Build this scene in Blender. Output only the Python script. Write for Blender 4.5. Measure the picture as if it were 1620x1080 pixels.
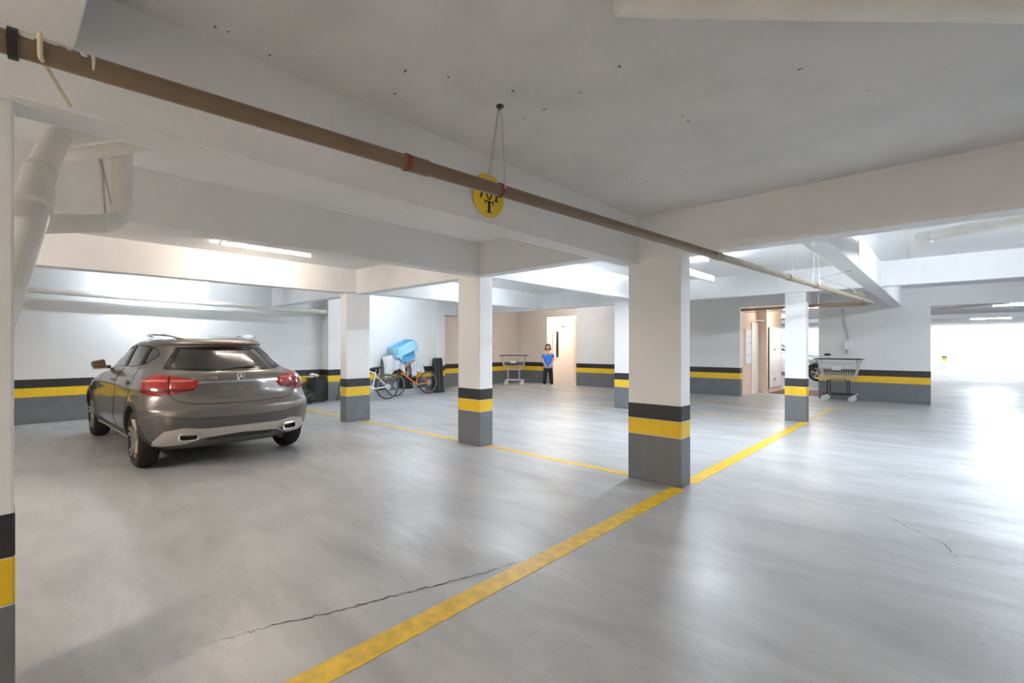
import bpy, bmesh, math, random
from mathutils import Vector, Matrix, Euler
random.seed(7)
for o in list(bpy.data.objects): bpy.data.objects.remove(o)
SC = bpy.context.scene
COL = SC.collection
PI = math.pi

# ------------------------------------------------------------------ camera
CAM_H = 1.38
cd = bpy.data.cameras.new('camera'); cam = bpy.data.objects.new('camera', cd); COL.objects.link(cam)
cd.sensor_width = 36.0; cd.lens = 748.0 / 1620.0 * 36.0; cd.shift_y = 9.0 / 1620.0; cd.clip_start = 0.02
cam.location = (0, 0, CAM_H); cam.rotation_euler = (PI / 2, 0, math.atan2(690, 748))
SC.camera = cam
# ------------------------------------------------------------------ world, sun, exposure
w = bpy.data.worlds.new('world'); SC.world = w; w.use_nodes = True
bg = w.node_tree.nodes['Background']; bg.inputs['Color'].default_value = (0.93, 0.96, 1.0, 1); bg.inputs['Strength'].default_value = 0.62
SC.view_settings.view_transform = 'Standard'; SC.view_settings.look = 'None'
SC.view_settings.exposure = 3.0; SC.view_settings.gamma = 1.0; SC.view_settings.use_curve_mapping = False
SC.cycles.max_bounces = 10; SC.cycles.diffuse_bounces = 6; SC.cycles.glossy_bounces = 4; SC.cycles.transparent_max_bounces = 10
SC.cycles.sample_clamp_indirect = 6.0
WARM = (1.0, 0.86, 0.72); NEUT = (1.0, 0.95, 0.9); COOL = (0.82, 0.91, 1.0)
# tube lamps: (x, y, z, along, length, colour, strength)
TUBES = [
    (-7.18, 2.62, 2.785, 'y', 1.22, WARM, 21, 'slim white tube lamp glowing under the slab above the car'),
    (-11.30, 2.30, 2.785, 'y', 1.22, COOL, 44, 'slim white tube lamp near the long white wall beyond the car'),
    (-10.0, 7.20, 2.785, 'y', 1.22, COOL, 39, 'slim white tube lamp above the bicycles'),
    (-6.60, 7.20, 2.785, 'y', 1.22, COOL, 38, 'slim white tube lamp in the bay behind the middle pillar'),
    (-2.84, 7.10, 2.785, 'y', 1.22, COOL, 105, 'slim white tube lamp just behind the widest pillar'),
    (-9.60, 12.0, 2.785, 'x', 1.22, NEUT, 30, 'slim white tube lamp in the lobby before the lift door'),
    (-10.5, 15.0, 2.56, 'y', 1.22, WARM, 28, 'slim white tube lamp inside the lift alcove'),
    (-3.30, 16.6, 2.585, 'x', 1.00, WARM, 55, 'slim white tube lamp over the doormat in the peach corridor'),
    (1.60, 7.40, 2.785, 'y', 1.22, COOL, 140, 'slim white tube lamp over the drive aisle before the bright exit'),
    (1.60, 12.4, 2.785, 'y', 1.22, COOL, 60, 'slim white tube lamp over the drive aisle beside the bright exit'),
    (1.55, 19.5, 2.585, 'x', 1.22, COOL, 60, 'slim white tube lamp in the hall just past the exit'),
    (1.30, 28.0, 2.585, 'x', 1.22, COOL, 85, 'slim white tube lamp far out in the exit hall'),
    (-5.2, 21.0, 2.585, 'x', 1.22, COOL, 60, 'slim white tube lamp in the hall above the white car'),
    (-1.60, -4.8, 2.685, 'y', 1.22, WARM, 340, 'slim white tube lamp over the drive aisle beside the near beam'),
    (2.60, -6.2, 2.685, 'x', 1.22, WARM, 60, 'slim white tube lamp over the near end of the drive aisle'),
    (-6.2, -2.6, 2.785, 'x', 1.22, WARM, 95, 'slim white tube lamp in the bay beside the near pillar'),
]

# ------------------------------------------------------------------ helpers
MAT = {}
def nodes_of(m): return m.node_tree.nodes, m.node_tree.links
def mat(name, col, rough=0.5, metal=0.0, noise=0.0, nscale=8.0, bump=0.0, bscale=60.0, coat=0.0, spec=0.5, trans=0.0, emit=None, estr=0.0, rvar=0.0):
    m = bpy.data.materials.new(name); m.use_nodes = True
    N, L = nodes_of(m); b = N['Principled BSDF']
    b.inputs['Base Color'].default_value = (*col, 1); b.inputs['Roughness'].default_value = rough
    b.inputs['Metallic'].default_value = metal; b.inputs['Specular IOR Level'].default_value = spec
    b.inputs['Coat Weight'].default_value = coat; b.inputs['Coat Roughness'].default_value = 0.05
    b.inputs['Transmission Weight'].default_value = trans
    if emit: b.inputs['Emission Color'].default_value = (*emit, 1); b.inputs['Emission Strength'].default_value = estr
    if noise or bump or rvar:
        tc = N.new('ShaderNodeNewGeometry')
        nz = N.new('ShaderNodeTexNoise'); nz.inputs['Scale'].default_value = nscale; nz.inputs['Detail'].default_value = 6
        L.new(tc.outputs['Position'], nz.inputs['Vector'])
        if noise:
            r = N.new('ShaderNodeValToRGB'); r.color_ramp.elements[0].position = 0.3; r.color_ramp.elements[1].position = 0.7
            r.color_ramp.elements[0].color = (*[c * (1 - noise) for c in col], 1); r.color_ramp.elements[1].color = (*[min(1, c * (1 + noise * 0.5)) for c in col], 1)
            L.new(nz.outputs['Fac'], r.inputs['Fac']); L.new(r.outputs['Color'], b.inputs['Base Color'])
        if rvar:
            mr = N.new('ShaderNodeMapRange'); mr.inputs['To Min'].default_value = max(0.02, rough - rvar); mr.inputs['To Max'].default_value = rough + rvar
            L.new(nz.outputs['Fac'], mr.inputs['Value']); L.new(mr.outputs['Result'], b.inputs['Roughness'])
        if bump:
            n2 = N.new('ShaderNodeTexNoise'); n2.inputs['Scale'].default_value = bscale; n2.inputs['Detail'].default_value = 4
            L.new(tc.outputs['Position'], n2.inputs['Vector'])
            bp = N.new('ShaderNodeBump'); bp.inputs['Strength'].default_value = bump; bp.inputs['Distance'].default_value = 0.01
            L.new(n2.outputs['Fac'], bp.inputs['Height']); L.new(bp.outputs['Normal'], b.inputs['Normal'])
    MAT[name] = m; return m

class MB:
    def __init__(s): s.v = []; s.f = []
    def add(s, vs, fs, M=None):
        o = len(s.v)
        for p in vs:
            p = Vector(p); s.v.append(tuple(M @ p) if M else tuple(p))
        s.f += [tuple(i + o for i in f) for f in fs]; return s
    def box(s, x0, x1, y0, y1, z0, z1, M=None):
        return s.add([(x0, y0, z0), (x1, y0, z0), (x1, y1, z0), (x0, y1, z0), (x0, y0, z1), (x1, y0, z1), (x1, y1, z1), (x0, y1, z1)],
                     [(0, 3, 2, 1), (4, 5, 6, 7), (0, 1, 5, 4), (1, 2, 6, 5), (2, 3, 7, 6), (3, 0, 4, 7)], M)
    def prism(s, poly, axis, a, b, M=None):
        # poly: 2D list; axis 'x': (y,z), 'y': (x,z), 'z': (x,y)
        def P(p, t): return {'x': (t, p[0], p[1]), 'y': (p[0], t, p[1]), 'z': (p[0], p[1], t)}[axis]
        n = len(poly); vs = [P(p, a) for p in poly] + [P(p, b) for p in poly]
        fs = [tuple(range(n)), tuple(range(2 * n - 1, n - 1, -1))] + [(i, n + i, n + (i + 1) % n, (i + 1) % n) for i in range(n)]
        return s.add(vs, fs, M)
    def tube(s, pts, r, n=10, caps=True, closed=False, M=None):
        pts = [Vector(p) for p in pts]; k = len(pts); rs = r if isinstance(r, (list, tuple)) else [r] * k
        vs = []; fs = []; up = None
        for i, p in enumerate(pts):
            if closed: t = pts[(i + 1) % k] - pts[i - 1]
            else: t = pts[min(i + 1, k - 1)] - pts[max(i - 1, 0)]
            t.normalize()
            if up is None:
                up = Vector((0, 0, 1)) if abs(t.z) < 0.9 else Vector((1, 0, 0))
            u = (up - t * up.dot(t)).normalized(); up = u; q = t.cross(u)
            for j in range(n):
                a = 2 * PI * j / n; vs.append(p + (u * math.cos(a) + q * math.sin(a)) * rs[i])
        for i in range(k if closed else k - 1):
            i2 = (i + 1) % k
            for j in range(n):
                j2 = (j + 1) % n; fs.append((i * n + j, i * n + j2, i2 * n + j2, i2 * n + j))
        if caps and not closed:
            fs.append(tuple(range(n - 1, -1, -1))); fs.append(tuple((k - 1) * n + j for j in range(n)))
        return s.add(vs, fs, M)
    def lathe(s, prof, n=32, axis='z', c=(0, 0, 0), closed=False, M=None):
        # prof: (r, h)
        vs = []; fs = []; m = len(prof)
        for j in range(n):
            a = 2 * PI * j / n
            for r, h in prof:
                x, y = r * math.cos(a), r * math.sin(a)
                p = {'z': (x, y, h), 'y': (x, h, y), 'x': (h, x, y)}[axis]
                vs.append((p[0] + c[0], p[1] + c[1], p[2] + c[2]))
        for j in range(n):
            j2 = (j + 1) % n
            for i in range(m if closed else m - 1):
                i2 = (i + 1) % m; fs.append((j * m + i, j2 * m + i, j2 * m + i2, j * m + i2))
        if not closed:
            if prof[0][0] > 1e-6: fs.append(tuple(j * m for j in range(n - 1, -1, -1)))
            if prof[-1][0] > 1e-6: fs.append(tuple(j * m + m - 1 for j in range(n)))
        return s.add(vs, fs, M)
    def sphere(s, c, r, n=16, m=10, M=None):
        rx, ry, rz = r if isinstance(r, (list, tuple)) else (r, r, r)
        vs = [(c[0], c[1], c[2] - rz)]; fs = []
        for i in range(1, m):
            t = -PI / 2 + PI * i / m
            for j in range(n):
                a = 2 * PI * j / n; vs.append((c[0] + rx * math.cos(t) * math.cos(a), c[1] + ry * math.cos(t) * math.sin(a), c[2] + rz * math.sin(t)))
        vs.append((c[0], c[1], c[2] + rz)); T = len(vs) - 1
        for j in range(n):
            j2 = (j + 1) % n; fs.append((0, 1 + j2, 1 + j)); fs.append((T, 1 + (m - 2) * n + j, 1 + (m - 2) * n + j2))
            for i in range(m - 2): fs.append((1 + i * n + j, 1 + i * n + j2, 1 + (i + 1) * n + j2, 1 + (i + 1) * n + j))
        return s.add(vs, fs, M)
    def grid(s, fn, nu, nv, M=None, closed_u=False):
        vs = [fn(i / (nu if closed_u else nu - 1), j / (nv - 1)) for j in range(nv) for i in range(nu)]
        fs = []
        for j in range(nv - 1):
            for i in range(nu if closed_u else nu - 1):
                i2 = (i + 1) % nu; fs.append((j * nu + i, j * nu + i2, (j + 1) * nu + i2, (j + 1) * nu + i))
        return s.add(vs, fs, M)
    def build(s, name, m, parent=None, smooth=False, angle=40, bevel=0.0, segs=2, solid=0.0, fix=True):
        me = bpy.data.meshes.new(name); me.from_pydata(s.v, [], s.f)
        if fix or bevel:
            bm = bmesh.new(); bm.from_mesh(me)
            if fix: bmesh.ops.recalc_face_normals(bm, faces=bm.faces)
            bm.to_mesh(me); bm.free()
        me.materials.append(MAT[m] if isinstance(m, str) else m)
        if smooth:
            me.polygons.foreach_set('use_smooth', [True] * len(me.polygons)); me.set_sharp_from_angle(angle=math.radians(angle))
        o = bpy.data.objects.new(name, me); COL.objects.link(o)
        if parent: o.parent = parent
        if bevel:
            md = o.modifiers.new('bevel', 'BEVEL'); md.width = bevel; md.segments = segs; md.limit_method = 'ANGLE'; md.angle_limit = math.radians(35)
        if solid:
            md = o.modifiers.new('solid', 'SOLIDIFY'); md.thickness = solid; md.offset = 0
        return o
def tag(o, label=None, cat=None, group=None, kind=None):
    if label: o['label'] = label
    if cat: o['category'] = cat
    if group: o['group'] = group
    if kind: o['kind'] = kind
    return o
def empty(name, loc=(0, 0, 0), rz=0.0):
    o = bpy.data.objects.new(name, None); COL.objects.link(o); o.location = loc; o.rotation_euler = (0, 0, rz); o.empty_display_size = 0.1; return o
def copy_tree(o, parent=None):
    c = o.copy(); COL.objects.link(c); c.parent = parent
    for ch in [x for x in COL.objects if x.parent is o]: copy_tree(ch, c)
    return c
def frozen(o):                       # apply modifiers into a plain mesh
    dg = bpy.context.evaluated_depsgraph_get(); dg.update()
    me = bpy.data.meshes.new_from_object(o.evaluated_get(dg), depsgraph=dg)
    o.modifiers.clear(); old = o.data; o.data = me
    return o
def arc(c, r, a0, a1, n, plane='xz'):
    out = []
    for i in range(n + 1):
        a = a0 + (a1 - a0) * i / n; u, v = r * math.cos(a), r * math.sin(a)
        out.append({'xz': (c[0] + u, c[1], c[2] + v), 'yz': (c[0], c[1] + u, c[2] + v), 'xy': (c[0] + u, c[1] + v, c[2])}[plane])
    return out
def fillet(pts, r, n=6):             # round the inner corners of a polyline
    pts = [Vector(p) for p in pts]; out = [pts[0]]
    for i in range(1, len(pts) - 1):
        p, a, b = pts[i], (pts[i - 1] - pts[i]), (pts[i + 1] - pts[i])
        d = min(r, a.length * 0.49, b.length * 0.49); s_, e_ = p + a.normalized() * d, p + b.normalized() * d
        for k in range(n + 1):
            t = k / n; out.append(s_ * (1 - t) ** 2 + p * 2 * t * (1 - t) + e_ * t * t)
    out.append(pts[-1]); return out
def text_mesh(body, size, m, parent, M, extrude=0.001, name='lettering', font_sx=1.0, align='CENTER'):
    cu = bpy.data.curves.new(name, 'FONT'); cu.body = body; cu.size = size; cu.extrude = extrude; cu.align_x = align; cu.align_y = 'CENTER'; cu.resolution_u = 3
    t = bpy.data.objects.new(name, cu); COL.objects.link(t)
    dg = bpy.context.evaluated_depsgraph_get(); dg.update()
    me = bpy.data.meshes.new_from_object(t.evaluated_get(dg), depsgraph=dg)
    bpy.data.objects.remove(t); bpy.data.curves.remove(cu)
    me.transform(Matrix.Diagonal((font_sx, 1, 1, 1))); me.transform(M)
    me.materials.clear(); me.materials.append(MAT[m])
    o = bpy.data.objects.new(name, me); COL.objects.link(o)
    if parent: o.parent = parent
    return o

# ------------------------------------------------------------------ materials
def plaster(name, col, dirt=0.06, scale=1.2, speck=0.0, rough=0.75, stain=None):
    m = mat(name, col, rough, bump=0.12, bscale=90)
    N, L = nodes_of(m); b = N['Principled BSDF']
    g = N.new('ShaderNodeNewGeometry')
    n1 = N.new('ShaderNodeTexNoise'); n1.inputs['Scale'].default_value = scale; n1.inputs['Detail'].default_value = 8; n1.inputs['Roughness'].default_value = 0.65
    L.new(g.outputs['Position'], n1.inputs['Vector'])
    r = N.new('ShaderNodeValToRGB'); e = r.color_ramp.elements
    e[0].position = 0.32; e[1].position = 0.6; e[0].color = (*[c * (1 - dirt) for c in col], 1); e[1].color = (*col, 1)
    L.new(n1.outputs['Fac'], r.inputs['Fac']); last = r.outputs['Color']
    if speck:
        n2 = N.new('ShaderNodeTexNoise'); n2.inputs['Scale'].default_value = 5.5; n2.inputs['Detail'].default_value = 10; n2.inputs['Roughness'].default_value = 0.7
        L.new(g.outputs['Position'], n2.inputs['Vector'])
        r2 = N.new('ShaderNodeValToRGB'); r2.color_ramp.elements[0].position = 0.27; r2.color_ramp.elements[1].position = 0.36
        r2.color_ramp.elements[0].color = (1 - speck, 1 - speck, 1 - speck, 1); r2.color_ramp.elements[1].color = (1, 1, 1, 1)
        L.new(n2.outputs['Fac'], r2.inputs['Fac'])
        mx = N.new('ShaderNodeMix'); mx.data_type = 'RGBA'; mx.blend_type = 'MULTIPLY'; mx.inputs['Factor'].default_value = 1
        L.new(last, mx.inputs['A']); L.new(r2.outputs['Color'], mx.inputs['B']); last = mx.outputs['Result']
    L.new(last, b.inputs['Base Color']); return m
plaster('white_paint', (0.80, 0.80, 0.80), 0.05)
plaster('slab_paint', (0.70, 0.695, 0.69), 0.14, 1.6, speck=0.3)
plaster('slab_clean', (0.80, 0.80, 0.80), 0.06, 1.6)
plaster('beam_paint', (0.81, 0.81, 0.815), 0.06, 1.6)
plaster('beige_paint', (0.80, 0.72, 0.65), 0.05)
plaster('peach_paint', (0.80, 0.62, 0.50), 0.04)
mat('band_grey', (0.155, 0.165, 0.18), 0.45, noise=0.12, nscale=6)
mat('band_yellow', (0.80, 0.52, 0.02), 0.4, noise=0.08, nscale=10)
mat('band_black', (0.022, 0.022, 0.024), 0.45, noise=0.2, nscale=10)
mat('line_yellow', (0.78, 0.50, 0.02), 0.4, noise=0.25, nscale=14)
mat('line_faded', (0.62, 0.47, 0.14), 0.45, noise=0.3, nscale=14)
mat('crack_dark', (0.05, 0.05, 0.05), 0.9)
mat('pipe_brown', (0.20, 0.135, 0.08), 0.35, noise=0.15, nscale=5)
mat('pipe_red', (0.22, 0.02, 0.01), 0.5)
mat('pipe_white', (0.80, 0.78, 0.73), 0.4, noise=0.06, nscale=6)
mat('pipe_grey', (0.45, 0.45, 0.45), 0.4)
mat('paint_drip', (0.78, 0.76, 0.70), 0.6)
mat('strap_cream', (0.68, 0.60, 0.42), 0.6)
mat('steel', (0.55, 0.55, 0.56), 0.3, metal=1.0)
mat('zinc', (0.62, 0.62, 0.63), 0.38, metal=0.9)
mat('dark_metal', (0.03, 0.03, 0.033), 0.4, metal=0.3)
mat('black_plastic', (0.014, 0.014, 0.015), 0.4)
mat('black_gloss', (0.008, 0.008, 0.009), 0.12)
mat('rubber', (0.016, 0.016, 0.016), 0.75)
mat('tread', (0.012, 0.012, 0.012), 0.85, bump=0.5, bscale=55)
mat('sign_yellow', (0.82, 0.56, 0.015), 0.4)
mat('ink_black', (0.01, 0.01, 0.01), 0.6)
mat('white_plastic', (0.82, 0.82, 0.82), 0.35)
mat('door_white', (0.85, 0.82, 0.78), 0.35)
mat('doormat', (0.16, 0.09, 0.065), 0.95, noise=0.3, nscale=80)
mat('paper', (0.85, 0.85, 0.84), 0.7)

def floor_material():
    m = mat('floor_paint', (0.36, 0.37, 0.38), 0.3)
    N, L = nodes_of(m); b = N['Principled BSDF']
    g = N.new('ShaderNodeNewGeometry')
    mp = N.new('ShaderNodeMapping'); mp.inputs['Scale'].default_value = (0.55, 1.7, 1); mp.inputs['Rotation'].default_value = (0, 0, 0.6)
    L.new(g.outputs['Position'], mp.inputs['Vector'])
    n1 = N.new('ShaderNodeTexNoise'); n1.inputs['Scale'].default_value = 1.3; n1.inputs['Detail'].default_value = 9; n1.inputs['Roughness'].default_value = 0.62; n1.inputs['Distortion'].default_value = 0.6
    L.new(mp.outputs['Vector'], n1.inputs['Vector'])
    r = N.new('ShaderNodeValToRGB'); e = r.color_ramp.elements
    e[0].position = 0.3; e[0].color = (0.33, 0.335, 0.34, 1); e[1].position = 0.66; e[1].color = (0.48, 0.487, 0.495, 1)
    L.new(n1.outputs['Fac'], r.inputs['Fac'])
    n2 = N.new('ShaderNodeTexNoise'); n2.inputs['Scale'].default_value = 14; n2.inputs['Detail'].default_value = 8; n2.inputs['Roughness'].default_value = 0.7
    L.new(g.outputs['Position'], n2.inputs['Vector'])
    r2 = N.new('ShaderNodeValToRGB'); r2.color_ramp.elements[0].position = 0.28; r2.color_ramp.elements[1].position = 0.42
    r2.color_ramp.elements[0].color = (0.78, 0.78, 0.78, 1); r2.color_ramp.elements[1].color = (1, 1, 1, 1)
    L.new(n2.outputs['Fac'], r2.inputs['Fac'])
    mx = N.new('ShaderNodeMix'); mx.data_type = 'RGBA'; mx.blend_type = 'MULTIPLY'; mx.inputs['Factor'].default_value = 1
    L.new(r.outputs['Color'], mx.inputs['A']); L.new(r2.outputs['Color'], mx.inputs['B']); L.new(mx.outputs['Result'], b.inputs['Base Color'])
    mr = N.new('ShaderNodeMapRange'); mr.inputs['From Min'].default_value = 0.25; mr.inputs['From Max'].default_value = 0.75
    mr.inputs['To Min'].default_value = 0.46; mr.inputs['To Max'].default_value = 0.30
    L.new(n1.outputs['Fac'], mr.inputs['Value']); L.new(mr.outputs['Result'], b.inputs['Roughness'])
    # gentle trowel waves
    mp2 = N.new('ShaderNodeMapping'); mp2.inputs['Scale'].default_value = (0.9, 3.2, 1); mp2.inputs['Rotation'].default_value = (0, 0, 0.75)
    L.new(g.outputs['Position'], mp2.inputs['Vector'])
    n3 = N.new('ShaderNodeTexNoise'); n3.inputs['Scale'].default_value = 1.6; n3.inputs['Detail'].default_value = 5
    L.new(mp2.outputs['Vector'], n3.inputs['Vector'])
    bp = N.new('ShaderNodeBump'); bp.inputs['Strength'].default_value = 0.25; bp.inputs['Distance'].default_value = 0.03
    L.new(n3.outputs['Fac'], bp.inputs['Height']); L.new(bp.outputs['Normal'], b.inputs['Normal'])
    return m
floor_material()

# ------------------------------------------------------------------ the building
Z1, Z2, Z3 = 0.48, 0.645, 0.80           # grey dado, yellow stripe, black stripe
def banded(name, x0, x1, y0, y1, z1, m='white_paint', label=None, band=True, z0=0.0, bevel=0.0, cat=None):
    o = MB().box(x0, x1, y0, y1, z0, z1).build(name, m, bevel=bevel); tag(o, label, cat, kind='structure')
    if band:
        e = 0.003
        for nm, a, b, mm in (('grey_dado', 0.002, Z1, 'band_grey'), ('yellow_stripe', Z1, Z2, 'band_yellow'), ('black_stripe', Z2, Z3, 'band_black')):
            MB().box(x0 - e, x1 + e, y0 - e, y1 + e, a, b).build(nm, mm, o, bevel=bevel * 0.9)
    return o
def plain(name, x0, x1, y0, y1, z0, z1, m='white_paint', label=None, bevel=0.0):
    return tag(MB().box(x0, x1, y0, y1, z0, z1).build(name, m, bevel=bevel), label, kind='structure')

fl_ = tag(MB().box(-14, 9, -8, 38, -0.2, 0).build('floor', 'floor_paint'), 'glossy grey painted concrete garage floor', kind='structure')
gr_ = tag(MB().box(-40, 40, 38, 70, -0.2, 0).build('forecourt', mat('concrete_pale', (0.6, 0.6, 0.6), 0.8)), 'pale concrete forecourt outside the exit', kind='structure')

# floor markings (painted lines, children of the floor)
def line(x0, x1, y0, y1, m='line_yellow'):
    MB().box(x0, x1, y0, y1, 0.0, 0.0025).build('floor_line', m, fl_)
line(-2.01, -1.87, -6.9, 4.50); line(-2.01, -1.87, 4.75, 10.05); line(-2.0, -1.88, 10.3, 13.0, 'line_faded')
line(-4.76, -2.50, 4.58, 4.68); line(-8.08, -5.23, 4.58, 4.68); line(-12.0, -8.31, 4.58, 4.68)
line(-5.05, -2.28, 9.72, 9.80, 'line_faded'); line(-11.6, -5.62, 9.50, 9.58, 'line_faded')
line(-11.3, -11.2, 9.6, 12.0, 'line_faded'); line(-11.3, -8.6, 11.6, 11.7, 'line_faded')
# cracks in the screed
def crack(pts, wd, seed):
    rnd = random.Random(seed); P = []
    for (a, b) in zip(pts[:-1], pts[1:]):
        n = 14
        for i in range(n):
            t = i / n; P.append((a[0] + (b[0] - a[0]) * t + rnd.uniform(-.012, .012), a[1] + (b[1] - a[1]) * t + rnd.uniform(-.012, .012)))
    P.append(pts[-1]); vs = []; fs = []
    for i, p in enumerate(P):
        q = P[min(i + 1, len(P) - 1)]; r0 = P[max(i - 1, 0)]; d = Vector((q[0] - r0[0], q[1] - r0[1])).normalized(); ww = wd * rnd.uniform(0.25, 1.0) * min(1, 0.15 + 4 * min(i, len(P) - 1 - i) / len(P))
        vs += [(p[0] - d.y * ww, p[1] + d.x * ww, 0.0012), (p[0] + d.y * ww, p[1] - d.x * ww, 0.0012)]
        if i: k = 2 * i; fs.append((k - 2, k - 1, k + 1, k))
    MB().add(vs, fs).build('floor_crack', 'crack_dark', fl_)
# (world positions measured on the floor)
crack([(-2.55, 0.62), (-2.45, 0.95), (-2.33, 1.25), (-2.22, 1.62), (-2.1, 1.95), (-2.02, 2.3)], 0.006, 1)
crack([(0.35, 3.1), (0.62, 3.0), (0.9, 2.85), (1.2, 2.9), (1.9, 2.8)], 0.004, 2)
crack([(-0.2, 7.9), (0.3, 7.6), (0.8, 7.5), (1.4, 7.3)], 0.006, 3)
crack([(-0.42, 5.0), (-0.25, 4.75), (-0.02, 4.5), (0.05, 4.2)], 0.004, 4)
crack([(0.0, 6.6), (0.6, 6.0), (1.2, 5.7)], 0.005, 5)
crack([(-3.05, 5.9), (-2.7, 6.6), (-2.5, 7.3)], 0.003, 6)

# pillars
PIL = [(-2.49, -1.92, 4.52, 4.74, 2.40, 'widest white pillar with black and yellow bands, by the crossing of the yellow lines'),
       (-5.22, -4.77, 4.51, 4.76, 2.40, 'white banded pillar standing between the widest pillar and the one beside the car'),
       (-8.31, -8.09, 4.30, 4.78, 2.40, 'white banded pillar beside the grey car, bicycles behind it'),
       (-2.27, -1.92, 10.07, 10.27, 2.40, 'white banded pillar before the peach corridor and doormat'),
       (-5.60, -5.10, 9.52, 9.92, 2.40, 'white banded pillar mostly hidden behind the widest pillar'),
       (-2.75, -2.41, -0.50, 0.035, 2.30, 'white banded pillar at the near end of the beam with the brown pipe')]
for (x0, x1, y0, y1, z1, lb) in PIL: banded('pillar', x0, x1, y0, y1, z1, 'white_paint', lb, bevel=0.008, cat='pillar')

# beams
def beam(x0, x1, y0, y1, z0, z1, lb, m='beam_paint'):
    return tag(MB().box(x0, x1, y0, y1, z0, z1).build('ceiling_beam', m, bevel=0.006), lb, kind='structure')
beam(-2.57, -2.37, -8, 4.60, 2.245, 3.1, 'long white concrete beam beside the brown drain pipe')
beam(-4.97, -4.77, -8, 4.50, 2.375, 3.1, 'white concrete beam over the middle pillar, car side')
beam(-4.97, -4.77, 4.70, 10.05, 2.375, 3.1, 'white concrete beam running on behind the middle pillar')
beam(-8.29, -8.09, -8, 4.50, 2.375, 3.1, 'white concrete beam over the pillar beside the car')
beam(-8.29, -8.09, 4.70, 10.05, 2.40, 3.1, 'white concrete beam over the bicycle bay')
beam(-12.1, -2.40, 4.50, 4.70, 2.372, 3.1, 'white concrete beam linking the row of three pillars')
beam(-2.40, 8.0, 4.50, 4.71, 2.28, 3.1, 'white concrete beam crossing the drive aisle at the widest pillar')
beam(-1.05, -0.83, 4.71, 15.2, 2.385, 3.1, 'white concrete beam with a rust streak over the drive aisle')
beam(-12.9, 8.0, 10.05, 10.19, 2.40, 3.1, 'white concrete beam over the far pillars')
beam(-2.37, 8.0, -0.30, 0.19, 2.48, 3.1, 'white concrete beam meeting the pipe at the near pillar')
beam(-14, 8.0, 24.4, 24.8, 2.45, 3.0, 'far pale concrete beam beyond the exit')
# rust streak on the beam
mat('rust', (0.45, 0.27, 0.06), 0.8, noise=0.4, nscale=30)
MB().add([(-0.828, 7.28, 2.745), (-0.828, 7.36, 2.75), (-0.828, 7.37, 2.62), (-0.828, 7.35, 2.44), (-0.828, 7.33, 2.41), (-0.828, 7.30, 2.55)], [(0, 1, 2, 3, 4, 5)]).build('rust_streak', 'rust', bpy.data.objects['ceiling_beam.007'])

# ceiling slabs
cl = plain('ceiling', -2.45, 8, -8, 4.6, 2.72, 3.0, 'slab_paint', 'grey stained concrete slab above the drive aisle')
plain('ceiling', -13, -2.45, -8, 4.6, 2.82, 3.1, 'slab_clean', 'white slab above the parking bays')
plain('ceiling', -13, 9, 4.6, 15.2, 2.82, 3.1, 'slab_clean', 'white slab above the rear bays')
plain('ceiling', -14, 9, 15.45, 38, 2.62, 3.1, 'slab_clean', 'white slab beyond the exit')

# little dark flecks on the stained slab
for i, (u, v) in enumerate([(362, 50), (427, 87), (641, 112), (709, 122), (980, 105), (1080, 183), (1089, 191), (862, 173), (917, 146), (811, 144), (829, 187), (1080, 278), (1024, 287), (505, 145), (1266, 109), (316, 93), (340, 42), (1000, 290), (820, 315), (625, 148)]):
    p_ = Vector(((-math.sin(cam.rotation_euler.z) + math.cos(cam.rotation_euler.z) * (u - 810) / 748), (math.cos(cam.rotation_euler.z) + math.sin(cam.rotation_euler.z) * (u - 810) / 748), 0)) * (748 * (2.72 - CAM_H) / (549 - v))
    rr = .006 + .006 * ((i * 7) % 5) / 5
    if p_.x < -2.36 or p_.y > 4.49: continue
    MB().prism([(p_.x + rr * (1 + .6 * math.sin(k * 2.3 + i)) * math.cos(k * PI / 3), p_.y + rr * (.6 + .4 * math.cos(k * 1.7 + i)) * math.sin(k * PI / 3)) for k in range(6)], 'z', 2.7185, 2.7202).build('speck', 'crack_dark', cl)

# walls
banded('wall_left', -12.4, -12.1, -8, 5.75, 3.0, 'white_paint', 'long bright white wall with black and yellow bands behind the car')
banded('wall_left', -12.4, -11.75, 5.75, 9.27, 3.0, 'white_paint', 'bright white banded wall behind the bicycles')
banded('wall_left', -12.6, -11.70, 9.27, 9.55, 3.0, 'white_paint', 'narrow white banded wall end beside the black case')
plain('wall_left', -12.4, -11.75, 9.55, 10.1, 2.40, 3.0, 'white_paint', 'white lintel over the recess past the black case')
banded('wall_left', -12.95, -12.65, 9.42, 14.1, 3.0, 'beige_paint', 'beige banded wall behind the far shopping trolley')
banded('wall_back', -12.95, -11.2, 14.1, 14.3, 3.0, 'beige_paint', 'beige banded wall behind the standing person')
banded('wall_back', -9.85, -4.3, 14.1, 14.3, 3.0, 'white_paint', 'pale grey banded wall between the lift door and the corridor')
plain('wall_back', -11.2, -9.85, 14.1, 14.3, 2.52, 3.0, 'beige_paint', 'beige wall strip above the lift alcove')
plain('wall_back', -4.3, -2.59, 14.1, 14.3, 2.50, 3.0, 'white_paint', 'white wall strip above the corridor mouth')
banded('wall_back', -2.59, -0.31, 15.1, 15.35, 3.0, 'white_paint', 'white banded wall behind the near shopping trolley')
plain('wall_back', -0.31, 4.6, 15.1, 15.45, 2.37, 3.0, 'white_paint', 'white wall strip above the bright exit')
banded('wall_back', 4.6, 8.3, 15.1, 15.35, 3.0, 'white_paint', 'white banded wall right of the bright exit')
plain('wall_corridor', -2.72, -2.60, 14.3, 15.1, 2.5, 3.0, 'white_paint', 'short white wall strip over the corridor side')
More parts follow.
